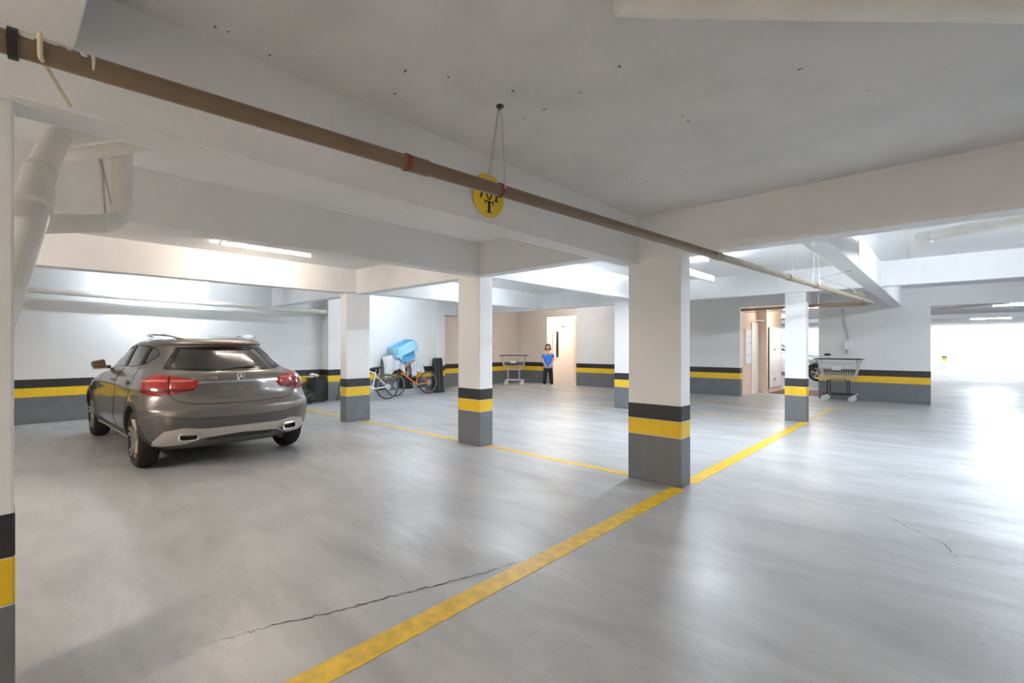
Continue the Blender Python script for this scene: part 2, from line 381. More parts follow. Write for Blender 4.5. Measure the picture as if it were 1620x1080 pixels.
banded('wall_right', 7.8, 8.1, -8, 38, 3.0, 'white_paint', 'white banded side wall of the drive aisle')
banded('wall_front', -12.4, 8.1, -8.1, -7.8, 3.0, 'white_paint', 'white banded end wall of the garage')
st_ = plain('wall_far', -0.78, -0.06, 40.0, 40.3, 0, 0.54, 'concrete_pale', 'low wall stub far outside the exit, paled for haze'); MB().box(-.74, -.34, 40.02, 40.28, .54, .98).build('cap_block', 'white_paint', st_); MB().box(-.30, -.06, 40.0, 40.3, .54, .70).build('yellow_stripe', 'band_yellow', st_); MB().box(-.30, -.06, 40.0, 40.3, .70, .84).build('black_stripe', 'band_grey', st_)  # grey and black band paled, bright haze put into the colours
# lift alcove and corridor shells
plain('wall_alcove', -11.4, -11.2, 14.3, 17.0, 0, 3.0, 'beige_paint', 'beige side wall of the lift alcove')
plain('wall_alcove', -11.4, -9.6, 17.0, 17.2, 0, 3.0, 'beige_paint', 'beige end wall of the lift alcove')
plain('wall_alcove', -9.85, -9.65, 14.3, 17.0, 0, 3.0, 'beige_paint', 'beige side wall opposite the lift door')
plain('ceiling', -11.4, -9.65, 14.3, 17.2, 2.62, 2.8, 'beige_paint', 'low ceiling of the lift alcove')
plain('wall_corridor', -4.5, -4.3, 14.3, 18.6, 0, 3.0, 'peach_paint', 'peach wall of the corridor with a notice panel')
plain('wall_corridor', -14, -4.5, 18.45, 18.6, 0, 3.0, 'peach_paint', 'peach wall turning the corridor corner')
plain('wall_far', -14.2, -14, 18.6, 38, 0, 3.1, 'white_paint', 'white far side wall beyond the corridor')
plain('wall_far', -30, 30, 47.0, 47.3, 0, 3.4, 'white_paint', 'sunlit white boundary wall outside')

# tube lamps
for (x, y, z, ax, ln, colr, st, lb) in TUBES:
    t = empty('tube_lamp', (x, y, z), 0 if ax == 'x' else PI / 2); tag(t, lb, 'lamp', 'ceiling tube lamps')
    key = 'glow_%d_%d' % (int(colr[2] * 100), st)
    if key not in MAT: mat(key, (0.9, 0.9, 0.9), 0.4, emit=colr, estr=st)
    MB().tube([(-ln / 2 + .02, 0, -0.01), (ln / 2 - .02, 0, -0.01)], 0.014, 12).build('glass_tube', key, t)
    top = (2.62 if 'alcove' in lb or z == 2.585 else 2.72 if z == 2.685 else 2.82) - z
    MB().box(-ln / 2, ln / 2, -0.018, 0.018, 0.006, top).build('housing', 'white_plastic', t)
    for s in (-1, 1): MB().box(s * ln / 2 - .012, s * ln / 2 + .012, -0.019, 0.019, -0.03, 0.006).build('end_cap', 'white_plastic', t)

# ------------------------------------------------------------------ pipes
def unpx(u, v, d):                    # building coordinates of a measured sight-line point at depth d
    yaw = math.atan2(690, 748); c, s = math.cos(yaw), math.sin(yaw); l = (u - 810) / 748 * d
    return Vector((-s * d + c * l, c * d + s * l, CAM_H + (549 - v) / 748 * d))
# brown drain pipe along the near beam, passing under the cross beam, then turning left
PA, PB = Vector((-1.915, -0.55, 2.205)), Vector((-0.97, 10.42, 2.16))
def pp(t): return PA + (PB - PA) * t
def py(y): return pp((y - PA.y) / (PB.y - PA.y))
dp = empty('drain_pipe', PA); tag(dp, 'long brown drain pipe hung under the slab, running past the yellow parking disc', 'pipe')
def part(mb, name, m, root, smooth=True, **k):
    mb.v = [tuple(Vector(v) - root.location) for v in mb.v]; return mb.build(name, m, root, smooth=smooth, **k)
part(MB().tube([py(-0.55), py(4.25)], 0.032, 20), 'pipe_run', 'pipe_brown', dp)
mat('pipe_tan_lit', (0.34, 0.29, 0.21), 0.5, noise=0.1, nscale=5)  # lighter copy of the pipe brown, lamp light put into the colour
part(MB().tube([py(4.25), py(10.3)], 0.0318, 20), 'pipe_run', 'pipe_tan_lit', dp)
part(MB().tube(fillet([py(10.28), PB, Vector((-3.15, 10.42, 2.15))], 0.09), 0.0316, 20), 'pipe_run', 'pipe_brown', dp)
for y in (1.285, 4.28, 6.15, 7.15, 9.6):
    part(MB().tube([py(y - .045), py(y + .045)], 0.036, 20), 'coupling', 'pipe_brown' if y < 4 else 'pipe_tan_lit', dp)
for y in (1.22, 1.765): part(MB().tube([py(y - .008), py(y + .008)], 0.038, 20), 'red_sealing_ring', 'pipe_red', dp)
for y in (4.33, 6.10, 7.10, 9.55): part(MB().tube([py(y - .006), py(y + .006)], 0.0375, 20), 'joint_ring', 'pipe_brown', dp)
part(MB().tube([py(0.015), py(0.035)], 0.041, 20), 'end_collar', 'black_plastic', dp)
# paint drips and strap at the near end
def drip(y, ln, wd):
    p = py(y); mb = MB()
    n = 8; vs = []; fs = []
    for i in range(n + 1):
        a = PI / 2 - ln * i / n; hw = wd * (1 - 0.6 * i / n)
        for s in (-1, 1): vs.append((p.x + 0.0328 * math.cos(a), p.y + s * hw, p.z + 0.0328 * math.sin(a)))
        if i: k = 2 * i; fs.append((k - 2, k - 1, k + 1, k))
    part(mb.add(vs, fs), 'paint_drip', 'paint_drip', dp, solid=0.0015)
for y, ln, wd in ((0.135, 1.0, .01), (0.165, 1.2, .015), (0.185, 2.2, .006), (0.05, 1.1, .03), (0.10, 0.9, .025)): drip(y, ln, wd)
q = py(0.075)
part(MB().tube(fillet([q + Vector((-.03, 0, .05)), q + Vector((.043, 0, .035)), q + Vector((.041, .0, -.03)), Vector((-2.30, .17, 2.24))], .02), 0.006, 8), 'tie_strap', 'strap_cream', dp)
# perforated hanging strap at the sign, slim wires at the far hangers
hang = Vector((-1.83, 1.885, 2.72)); low = py(1.765)
sb = MB()
for s, top_o in ((-1, -.004), (1, .004)):
    a = hang + Vector((top_o, top_o, 0)); b = low + Vector((-.041 if s < 0 else .041, -.05 if s < 0 else 0.0, .0))
    n = 40; vs = []; fs = []
    for i in range(n + 1):
        p = a.lerp(b, i / n); wd = 0.0062
        vs += [p + Vector((-.2, .98, 0)) * wd, p - Vector((-.2, .98, 0)) * wd]
        if i and (i % 2 or s > 0): k = 2 * i; fs.append((k - 2, k - 1, k + 1, k))
    if s < 0:
        for e in (-1, 1):
            sb.tube([a + Vector((-.2, .98, 0)) * .0066 * e, b + Vector((-.2, .98, 0)) * .0066 * e], .0016, 5)
    sb.add(vs, fs)
part(sb, 'hanging_strap', 'zinc', dp, smooth=False, solid=0.001)
part(MB().lathe([(0, 2.72), (.022, 2.72), (.022, 2.713), (.009, 2.710), (.009, 2.700), (0, 2.70)], 12, c=(hang.x, hang.y, 0)), 'ceiling_anchor', 'dark_metal', dp)
for y in (6.15, 7.15):
    p = py(y)
    for s in (-1, 1): part(MB().tube([Vector((p.x + s * .012, p.y, 2.82)), Vector((p.x + s * .04, p.y, p.z))], .0018, 5), 'hanger_wire', 'zinc', dp)
# thin conduit by the elbow
c2 = empty('conduit', (-1.0, 10.5, 2.1)); tag(c2, 'thin grey conduit running beside the bent end of the brown pipe', 'conduit')
part(MB().tube(fillet([Vector((-3.1, 10.5, 2.10)), Vector((-1.0, 10.5, 2.115)), Vector((-1.06, 8.6, 2.26)), Vector((-1.3, 7.6, 2.33)), Vector((-0.92, 7.55, 2.385))], .05), .008, 8), 'conduit_run', 'pipe_grey', c2)
for p in ((-1.03, 9.3, 2.2), (-1.02, 9.0, 2.22)): part(MB().tube([Vector(p) + Vector((-.06, 0, 0)), Vector(p) + Vector((.05, 0, 0))], .02, 10), 'clip', 'pipe_tan_lit', c2)

def pvc(name, runs, m, lb, collars=(), cat='pipe', extra=None):
    p0 = Vector(runs[0][0][0]); t = empty(name, p0); tag(t, lb, cat)
    for pts, r, fr in runs: part(MB().tube(fillet(pts, fr), r, 20), 'pipe_run', m, t)
    for a, b, r in collars: part(MB().tube([a, b], r, 20), 'coupling', m, t)
    return t
# white drain at upper left, diagonal branch and drop
A0 = unpx(250, 196, 2.78); A1 = unpx(92, 213, 2.55); A2 = unpx(62, 272, 2.28); A3 = unpx(52, 330, 2.1); A4 = unpx(-25, 560, 1.95)
t1 = pvc('waste_pipe', [([A0, A1, A2], 0.057, .08), ([A2 + (A2 - A1) * .02, A3, A4], 0.062, .12)], 'pipe_white', 'thick white waste pipe bending down beside the near pillar',
    [(A2.lerp(A1, .05), A2.lerp(A1, -.02), .066), (A2.lerp(A3, .55), A2.lerp(A3, 1.0), .068)])
B0 = unpx(100, 250, 2.75); B1 = unpx(290, 218, 3.0); B2 = unpx(193, 240, 2.95); B3 = unpx(193, 353, 2.95); B4 = unpx(60, 354, 2.5)
t2 = pvc('waste_pipe', [([B0, B1], 0.038, .02), ([B2, B3, B4], 0.053, .11)], 'pipe_white', 'white waste pipe with a square bend hanging below the slab',
    [(B3 + Vector((0, 0, .15)), B3 + Vector((0, 0, .09)), .0565), (B3.lerp(B4, .22), B3.lerp(B4, .3), .0565)])
S0, S1 = unpx(158, 243, 2.85), unpx(165, 345, 2.86)
part(MB().tube([S0, S1], .011, 4), 'hanger_strap', 'zinc', t2, smooth=False); part(MB().tube([S0 + Vector((.01, 0, 0)), unpx(176, 325, 2.9)], .005, 4), 'hanger_strap', 'zinc', t2, smooth=False)
# big white pipe under the slab at the upper right
C0 = Vector((-0.86, 1.50, 2.645)); C1 = Vector((-0.76, 1.61, 2.645)); C2 = Vector((1.04, 3.33, 2.645))
pvc('waste_pipe', [([C0, C1, C2], 0.072, .10)], 'pipe_white', 'fat white waste pipe tight under the grey stained slab', [(C1.lerp(C2, .09), C1.lerp(C2, .13), .0735)])
D0 = Vector((-0.26, 7.35, 2.66)); D1 = Vector((2.2, 6.0, 2.66))
pvc('waste_pipe', [([D0, D1], 0.062, .1)], 'pipe_white', 'capped white waste pipe beyond the beam with the bright exit below', [(D0, D0.lerp(D1, .05), .068)])
# pipe and tube under the exit hall ceiling
pvc('conduit', [([Vector((-1.2, 19.6, 2.48)), Vector((1.2, 18.2, 2.57))], 0.03, .1)], 'pipe_grey', 'grey pipe slung under the ceiling past the bright exit')
# pipe behind the widest pillar
E0 = unpx(1055, 420, 7.9); E1 = unpx(1127, 441, 8.2)
pvc('waste_pipe', [([E0, E1], 0.06, .1)], 'pipe_white', 'short white waste pipe by the tube lamp behind the widest pillar')
# long pipe on the left wall with a riser
F0, F1 = Vector((-11.82, -6, 2.50)), Vector((-11.82, 5.72, 2.29))
fz = lambda y: F0.lerp(F1, (y - F0.y) / (F1.y - F0.y))
pvc('water_pipe', [([F0, F1], 0.055, .1), ([fz(3.05), Vector((-11.83, 3.05, 2.80))], .05, .1)], 'pipe_white', 'long white pipe along the bright wall above the car', [(fz(1.5), fz(1.6), .062), (fz(4.85), fz(4.95), .062)])

# ------------------------------------------------------------------ parking disc
sg = empty('parking_sign', (-2.352, 2.31, 2.437)); tag(sg, 'round yellow parking disc lettered 701 T behind the brown pipe', 'sign')
MB().lathe([(0, -.004), (.147, -.004), (.15, -.002), (.15, .002), (.147, .004), (0, .004)], 48, 'x').build('disc', 'sign_yellow', sg, smooth=True)
MB().tube([(0, .04, .14), (.0, .05, .22)], .002, 6).build('hook_wire', 'zinc', sg)
def serif(ch, wy, h, o, t=0.0045):     # heavy serif letters drawn as strokes, local (y,z)
    mb = MB(); X = t
    def rect(a, b, c, d): mb.box(X, X + .0015, o[0] + a * wy, o[0] + b * wy, o[1] + c * h, o[1] + d * h)
    if ch == '7':
        rect(-.5, .5, .38, .5); rect(-.5, -.4, .2, .4)
        mb.prism([(o[0] + .5 * wy, o[1] + .38 * h), (o[0] + .3 * wy, o[1] + .38 * h), (o[0] - .25 * wy, o[1] - .5 * h), (o[0] + .05 * wy, o[1] - .5 * h)], 'x', X, X + .0015)
    if ch == '0':
        n = 24; vs = []; fs = []
        for i in range(n):
            a = 2 * PI * i / n
            for rr, sx in ((1, 1), (.78, .52)): vs += [(X, o[0] + .5 * wy * sx * math.cos(a), o[1] + .5 * h * (1 if rr == 1 else .84) * math.sin(a)), (X + .0015, o[0] + .5 * wy * sx * math.cos(a), o[1] + .5 * h * (1 if rr == 1 else .84) * math.sin(a))]
        for i in range(n):
            k = 4 * i; j = 4 * ((i + 1) % n); fs += [(k + 1, j + 1, j + 3, k + 3), (k, k + 2, j + 2, j), (k, j, j + 1, k + 1), (k + 2, k + 3, j + 3, j + 2)]
        mb.add(vs, fs)
    if ch == '1': rect(-.14, .14, -.5, .5); rect(-.42, .42, -.5, -.43); rect(-.4, -.1, .3, .4)
    if ch == 'T': rect(-.13, .13, -.5, .5); rect(-.5, .5, .4, .5); rect(-.5, -.4, .2, .45); rect(.4, .5, .2, .45); rect(-.3, .3, -.5, -.43)
    return mb
for ch, oy, oz in (('7', -.075, .02), ('0', 0, .02), ('1', .07, .02), ('T', 0, -.082)):
    serif(ch, .058 if ch != 'T' else .085, .105 if ch != 'T' else .082, (oy, oz)).build('lettering', 'ink_black', sg)

# ------------------------------------------------------------------ lift door, corridor door, cabinet, notice, doormat
d1 = tag(MB().box(-11.2, -11.185, 14.55, 15.75, 0, 2.15).build('door_1', 'door_white', bevel=.003), 'white lift door with a narrow dark window', kind='structure')
MB().box(-11.186, -11.17, 14.45, 14.55, 0, 2.149).build('door_frame', 'door_white', d1); MB().box(-11.186, -11.17, 15.75, 15.85, 0, 2.149).build('door_frame', 'door_white', d1)
MB().box(-11.186, -11.17, 14.45, 15.85, 2.15, 2.3).build('door_head', 'door_white', d1)
MB().box(-11.186, -11.178, 14.66, 14.80, 0.98, 2.0).build('window_slit', 'dark_metal', d1); MB().box(-11.184, -11.174, 14.69, 14.77, 1.01, 1.97).build('pane', 'black_gloss', d1)
MB().tube([(-11.15, 14.60, 1.1), (-11.15, 14.60, 1.5)], .012, 8).build('handle', 'steel', d1)
for z, wy in ((2.36, .3), (2.30, .3)): MB().box(-11.2, -11.195, 14.95, 14.95 + wy, z - .02, z + .02).build('number_plate', 'pipe_grey', d1)
MB().box(-11.2, -11.165, 14.98, 15.2, 2.17, 2.22).build('floor_display', 'dark_metal', d1)
for k in range(2): MB().box(-11.186, -11.18, 14.60, 14.80, 2.05 + .05 * k, 2.08 + .05 * k).build('notice_strip', 'pipe_grey', d1)

d2 = tag(MB().box(-4.3, -4.27, 15.12, 15.80, 0, 2.12).build('door_2', 'door_white'), 'white corridor door with a lever handle', kind='structure')
MB().tube([(-4.27, 15.73, 1.03), (-4.22, 15.73, 1.03), (-4.215, 15.61, 1.03)], .011, 8).build('handle', 'steel', d2)
MB().tube([(-4.25, 15.3, 2.16), (-4.14, 15.55, 2.19), (-4.13, 15.78, 2.17)], .015, 8).build('door_closer', 'pipe_white', d2)
plain('wall_corridor', -4.3, -4.06, 15.83, 15.95, 0, 2.6, 'peach_paint', 'peach wall nib between the corridor door and the cabinet')
nb = empty('notice_panel', (-4.298, 14.80, 1.40)); tag(nb, 'white notice panel on the peach corridor wall', 'notice board')
MB().box(0, .02, -.25, .25, -.5, .5).build('panel', 'paper', nb)
for z, y in ((.28, .08), (.12, .16), (-.25, .05)): MB().box(.02, .024, y - .05, y + .05, z - .03, z + .03).build('printed_mark', 'pipe_grey', nb)
cb = empty('cabinet', (-4.045, 16.42, 0)); tag(cb, 'tall white meter cabinet in the peach corridor', 'cabinet')
MB().box(-.25, .0, -.4, .95, .12, 2.0).build('body', 'white_plastic', cb)
for (a, b, c_, d) in ((-.38, .93, .62, 1.98), (-.38, .93, .14, .60)):
    dr = MB().box(0, .02, a, b, c_, d).build('door', 'white_plastic', cb, bevel=.004)
    MB().box(.02, .04, .1, .2, (c_ + d) / 2 - .02, (c_ + d) / 2 + .03).build('latch', 'dark_metal', dr)
MB().box(-.012, .006, -.42, -.40, .1, 2.0).build('edge_strip', 'dark_metal', cb)
MB().box(-.25, -.01, -.38, .93, 0, .12).build('plinth', 'peach_paint', cb)
dm = tag(MB().box(-3.95, -2.3, 15.7, 17.6, 0, .012).build('doormat', 'doormat', bevel=.004), 'brown doormat on the corridor floor', 'doormat')
MB().box(-3.97, -2.28, 15.68, 15.72, 0, .014).build('border', 'rubber', dm)

# intercom with conduit on the wall by the near trolley
ic = empty('intercom', (-1.93, 15.09, 1.42)); tag(ic, 'white wall intercom box with a grey conduit dropping from above', 'intercom')
MB().box(-.07, .07, -.09, 0, -.11, .13).build('box', 'white_plastic', ic, bevel=.02)
MB().tube(fillet([(-.12, -.02, .98), (-.08, -.02, .6), (-.0, -.03, .3), (0, -.03, .12)], .1), .016, 10).build('conduit', 'pipe_grey', ic, smooth=True)
MB().tube([(-.02, -.03, -.1), (-.03, -.03, -.22)], .02, 8).build('plug', 'pipe_grey', ic)
MB().tube([(-.06, -.1, .05), (-.06, -.1, -.06)], .012, 8).build('handset', 'white_plastic', ic)
sw = empty('switch_box', (-2.38, 15.09, 1.18)); tag(sw, 'small black switch box on the white wall above the near trolley', 'switch')
MB().box(-.07, .07, -.04, 0, -.025, .03).build('box', 'black_plastic', sw, bevel=.006); MB().box(-.05, .05, -.048, -.04, -.012, .015).build('rocker', 'dark_metal', sw)

# ------------------------------------------------------------------ the car
# local frame: +x forward (x=0 rear bumper), +y left side, z up
RINGS = [  # z, xr, xf, w, cr, nr, cf, nf
    (0.22, 0.33, 4.28, 0.780, 0.55, 3.2, 0.60, 2.6),
    (0.30, 0.17, 4.45, 0.845, 0.55, 3.0, 0.65, 2.5),
    (0.42, 0.06, 4.56, 0.885, 0.55, 2.9, 0.70, 2.4),
    (0.56, 0.01, 4.62, 0.900, 0.52, 2.9, 0.75, 2.4),
    (0.68, 0.00, 4.62, 0.902, 0.50, 2.8, 0.80, 2.4),
    (0.74, 0.05, 4.58, 0.900, 0.50, 2.7, 0.85, 2.4),
    (0.84, 0.10, 4.48, 0.893, 0.52, 2.6, 0.95, 2.4),
    (0.94, 0.11, 4.25, 0.878, 0.56, 2.5, 1.05, 2.4),
    (1.02, 0.12, 3.75, 0.850, 0.62, 2.4, 1.00, 2.6),
    (1.07, 0.15, 3.35, 0.815, 0.70, 2.3, 0.75, 2.8),
    (1.12, 0.22, 3.12, 0.780, 0.95, 2.3, 0.60, 3.0),
    (1.20, 0.32, 2.95, 0.748, 1.20, 2.3, 0.55, 3.0),
    (1.30, 0.46, 2.72, 0.708, 1.25, 2.35, 0.55, 3.0),
    (1.395, 0.60, 2.50, 0.668, 1.25, 2.4, 0.55, 3.0),
    (1.412, 0.575, 2.45, 0.660, 1.22, 2.45, 0.55, 3.0),
    (1.440, 0.575, 2.38, 0.640, 1.18, 2.5, 0.55, 2.8),
    (1.475, 0.66, 2.22, 0.600, 1.05, 2.5, 0.60, 2.6),
    (1.508, 0.86, 2.02, 0.530, 0.85, 2.4, 0.60, 2.4),
    (1.530, 1.12, 1.85, 0.400, 0.55, 2.2, 0.45, 2.2),
]
def ring(z):
    R = RINGS
    if z <= R[0][0]: return R[0][1:]
    if z >= R[-1][0]: return R[-1][1:]
    for i in range(len(R) - 1):
        if R[i][0] <= z <= R[i + 1][0]: break
    h = R[i + 1][0] - R[i][0]; t = (z - R[i][0]) / h; out = []
    for k in range(1, 8):
        def slope(j):
            if j <= 0 or j >= len(R) - 1: return 0.0
            a = (R[j][k] - R[j - 1][k]) / (R[j][0] - R[j - 1][0]); b = (R[j + 1][k] - R[j][k]) / (R[j + 1][0] - R[j][0])
            return 0.0 if a * b <= 0 else 2 * a * b / (a + b)
        m0, m1 = slope(i) * h, slope(i + 1) * h
        if i == 0: m0 = R[1][k] - R[0][k]
        out.append((2 * t**3 - 3 * t**2 + 1) * R[i][k] + (t**3 - 2 * t**2 + t) * m0 + (-2 * t**3 + 3 * t**2) * R[i + 1][k] + (t**3 - t**2) * m1)
    return out
AXR, AXF, WR = 0.79, 3.72, 0.335
def flare(x, z):
    f = 0.0
    for ax in (AXR, AXF):
        d = math.hypot(x - ax, z - 0.33)
        f += 0.016 * math.exp(-((d - 0.40) / 0.09) ** 2)
    if 0.5 < z < 0.98: f += -0.012 * math.exp(-((x - 2.25) / 1.0) ** 2) * math.sin((z - .5) / .48 * PI) + 0.010 * math.exp(-((z - 0.90) / .03) ** 2) * (1 if x > .6 else max(0, x / .6))
    return f
def half_outline(z, kr=26, ks=46, kf=20, ins=0.0):
    xr, xf, w_, cr, nr, cf, nf = ring(z); xr += ins; xf -= ins; w_ -= ins; P = []
    for i in range(kr):
        a = PI / 2 * i / kr; P.append((xr + cr - cr * max(0, math.cos(a)) ** (2 / nr), w_ * math.sin(a) ** (2 / nr)))
    for i in range(ks):
        P.append((xr + cr + (xf - cf - xr - cr) * i / ks, w_))
    for i in range(kf + 1):
        a = PI / 2 * (1 - i / kf); P.append((xf - cf + cf * max(0, math.cos(a)) ** (2 / nf), w_ * max(0, math.sin(a)) ** (2 / nf)))
    return [(x, y + (flare(x, z) if y > .6 * w_ and not ins else 0)) for x, y in P]
def y_side(x, z):
    xr, xf, w_, cr, nr, cf, nf = ring(z)
    if x < xr + cr: y = w_ * max(0.0, 1 - max(0, (xr + cr - x) / cr) ** nr) ** (1 / nr)
    elif x > xf - cf: y = w_ * max(0.0, 1 - min(1, (x - xf + cf) / cf) ** nf) ** (1 / nf)
    else: y = w_
    return y + (flare(x, z) if y > .6 * w_ else 0)
def x_rear(y, z):
    xr, xf, w_, cr, nr, cf, nf = ring(z); return xr + cr * (1 - max(0.0, 1 - min(1, abs(y) / w_) ** nr) ** (1 / nr))
def on_arc(a, z, _c={}):
    k = round(z, 4)
    if k not in _c:
        P = half_outline(z, 60, 60, 20); L = [0.0]
        for p, q in zip(P[:-1], P[1:]): L.append(L[-1] + math.hypot(q[0] - p[0], q[1] - p[1]))
        _c[k] = (P, L)
    P, L = _c[k]; s = abs(a); i = 0; lo, hi = 0, len(L) - 1
    while hi - lo > 1:
        m_ = (lo + hi) // 2
        if L[m_] <= s: lo = m_
        else: hi = m_
    t = min(1, (s - L[lo]) / max(1e-9, L[hi] - L[lo])); p, q = P[lo], P[hi]
    x, y = p[0] + (q[0] - p[0]) * t, p[1] + (q[1] - p[1]) * t
    return Vector((x, y if a >= 0 else -y, z))
def resamp(P, n):
    L = [0.0]
    for p, q in zip(P[:-1], P[1:]): L.append(L[-1] + math.hypot(q[0] - p[0], q[1] - p[1]))
    out = []
    for i in range(n):
        s = L[-1] * i / (n - 1); k = 0
        while k < len(L) - 2 and L[k + 1] < s: k += 1
        t = (s - L[k]) / max(1e-9, L[k + 1] - L[k]); out.append((P[k][0] + (P[k + 1][0] - P[k][0]) * t, P[k][1] + (P[k + 1][1] - P[k][1]) * t))
    return out
def patch(mode, top, bot, off=0.004, th=0.006, nu=18, nv=8, frame=None, side=1, dome=0.0):
    """a skin piece laid on the body between two edge lines; frame = keep only that border fraction (fu, fv)"""
    T, B = resamp(top, nu), resamp(bot, nu)
    def S(u, v):
        if mode == 'side': return Vector((u, side * y_side(u, v), v))
        if mode == 'rear': return Vector((x_rear(u, v), u, v))
        return on_arc(side * u, v)
    us = [i / (nu - 1) for i in range(nu)]; vs_ = [j / (nv - 1) for j in range(nv)]
    if frame:
        fu, fv = frame; us = [0, fu] + [fu + (1 - 2 * fu) * i / (nu - 3) for i in range(1, nu - 3)] + [1 - fu, 1]; vs_ = [0, fv] + [fv + (1 - 2 * fv) * j / (nv - 3) for j in range(1, nv - 3)] + [1 - fv, 1]
    T2 = [(T[0][0] * 0, 0)] and None
    def lerp(P, t):
        k = min(int(t * (nu - 1)), nu - 2); f = t * (nu - 1) - k; return (P[k][0] + (P[k + 1][0] - P[k][0]) * f, P[k][1] + (P[k + 1][1] - P[k][1]) * f)
    out = []; inn = []; e = 0.004
    for t in vs_:
        for s in us:
            a, b = lerp(T, s), lerp(B, s); u, v = a[0] + (b[0] - a[0]) * t, a[1] + (b[1] - a[1]) * t
            p = S(u, v); n_ = (S(u + e, v) - S(u - e, v)).cross(S(u, v + e) - S(u, v - e))
            if n_.length < 1e-12: n_ = Vector((-1, 0, 0))
            n_.normalize()
            ref = p - Vector((2.2, 0, 0.7)); ref.y *= 2
            if n_.dot(ref) < 0: n_ = -n_
            d = off + dome * (1 - (2 * s - 1) ** 4) * (1 - (2 * t - 1) ** 4)
            out.append(p + n_ * d); inn.append(p + n_ * (d - th - (d - off)))
    N = len(out); NU, NV = len(us), len(vs_); fs = []; edges = {}
    for j in range(NV - 1):
        for i in range(NU - 1):
            if frame and 0 < i < NU - 2 and 0 < j < NV - 2: continue
            q = (j * NU + i, j * NU + i + 1, (j + 1) * NU + i + 1, (j + 1) * NU + i); fs.append(q)
            for k in range(4):
                ed = (q[k], q[(k + 1) % 4]); key = tuple(sorted(ed)); edges.setdefault(key, []).append(ed)
    top_f = list(fs); fs = fs + [tuple(N + v for v in reversed(q)) for q in top_f]
    for key, L_ in edges.items():
        if len(L_) == 1: a, b = L_[0]; fs.append((b, a, N + a, N + b))
    used = sorted({v for f in fs for v in f}); mp = {v: i for i, v in enumerate(used)}; allv = out + inn
    return MB().add([allv[v] for v in used], [tuple(mp[v] for v in f) for f in fs])
def mirror(P): return [(-u, v) for u, v in P]

mat('car_paint', (0.215, 0.20, 0.19), 0.33, metal=0.7, coat=1.0)
mat('car_white', (0.75, 0.76, 0.78), 0.35, coat=1.0)
mat('lens_red', (0.38, 0.008, 0.008), 0.12, coat=1.0)
mat('lens_dark_red', (0.10, 0.004, 0.004), 0.15, coat=1.0)
mat('lens_pink', (0.75, 0.20, 0.17), 0.15, coat=1.0)
mat('chrome', (0.75, 0.74, 0.72), 0.13, metal=1.0)
mat('skid_silver', (0.62, 0.585, 0.55), 0.4, metal=0.5)
mat('cladding', (0.035, 0.034, 0.034), 0.45)
mat('alloy', (0.50, 0.45, 0.37), 0.28, metal=0.9)  # silver rims, brownish reflection put into the base colour
mat('seat_dark', (0.035, 0.028, 0.026), 0.7)
mat('plate_grey', (0.20, 0.185, 0.175), 0.45, noise=0.2, nscale=18)
mat('exhaust_dark', (0.006, 0.006, 0.006), 0.7)
def glass_mat(name, tint, fac):
    m = bpy.data.materials.new(name); m.use_nodes = True; N, L = nodes_of(m); N.clear()
    o = N.new('ShaderNodeOutputMaterial'); mx = N.new('ShaderNodeMixShader'); tr = N.new('ShaderNodeBsdfTransparent'); gl = N.new('ShaderNodeBsdfGlossy')
    tr.inputs['Color'].default_value = (*tint, 1); gl.inputs['Roughness'].default_value = 0.02; gl.inputs['Color'].default_value = (0.95, 0.95, 0.95, 1)
    fr = N.new('ShaderNodeFresnel'); fr.inputs['IOR'].default_value = 1.5
    ad = N.new('ShaderNodeMath'); ad.operation = 'MULTIPLY_ADD'; ad.inputs[1].default_value = 1.0; ad.inputs[2].default_value = fac
    L.new(fr.outputs[0], ad.inputs[0]); L.new(ad.outputs[0], mx.inputs['Fac']); L.new(tr.outputs[0], mx.inputs[1]); L.new(gl.outputs[0], mx.inputs[2]); L.new(mx.outputs[0], o.inputs['Surface'])
    MAT[name] = m; return m
glass_mat('tinted_glass', (0.58, 0.57, 0.56), 0.10)
glass_mat('side_glass', (0.78, 0.80, 0.82), 0.28)
glass_mat('clear_glass', (0.80, 0.84, 0.86), 0.03)

SIDE_WIN = [  # top line, bottom line in (x, z)
    ('front', [(2.72, 1.165), (2.55, 1.27), (2.33, 1.36), (2.06, 1.412), (1.96, 1.418)], [(2.86, 1.115), (2.55, 1.115), (2.25, 1.117), (1.98, 1.12)]),
    ('rear',  [(1.90, 1.418), (1.60, 1.415), (1.30, 1.395)], [(1.92, 1.12), (1.60, 1.125), (1.18, 1.15)]),
    ('quarter', [(1.27, 1.392), (1.10, 1.36), (0.98, 1.31)], [(1.15, 1.155), (1.02, 1.20), (0.94, 1.26)]),
]
REAR_WIN = ([(-.475, 1.375), (-.25, 1.383), (0, 1.386), (.25, 1.383), (.475, 1.375)], [(-.655, 1.125), (-.33, 1.105), (0, 1.10), (.33, 1.105), (.655, 1.125)])
def solid_rings(zs, fn, name):
    vs = []; fs = []; n = None
    for z in zs:
        P = fn(z); L = P + [(x, -y) for x, y in reversed(P[1:-1])]; n = len(L)
        vs += [(x, y, z) for x, y in L]
    for r in range(len(zs) - 1):
        for i in range(n):
            j = (i + 1) % n; fs.append((r * n + i, r * n + j, (r + 1) * n + j, (r + 1) * n + i))
    fs.append(tuple(range(n - 1, -1, -1))); fs.append(tuple((len(zs) - 1) * n + i for i in range(n)))
    return MB().add(vs, fs).build(name, 'car_paint')
def cut(o, cutters):
    for c in cutters:
        md = o.modifiers.new('cut', 'BOOLEAN'); md.operation = 'DIFFERENCE'; md.object = c; md.solver = 'EXACT'
    frozen(o)
    for c in cutters: bpy.data.objects.remove(c)
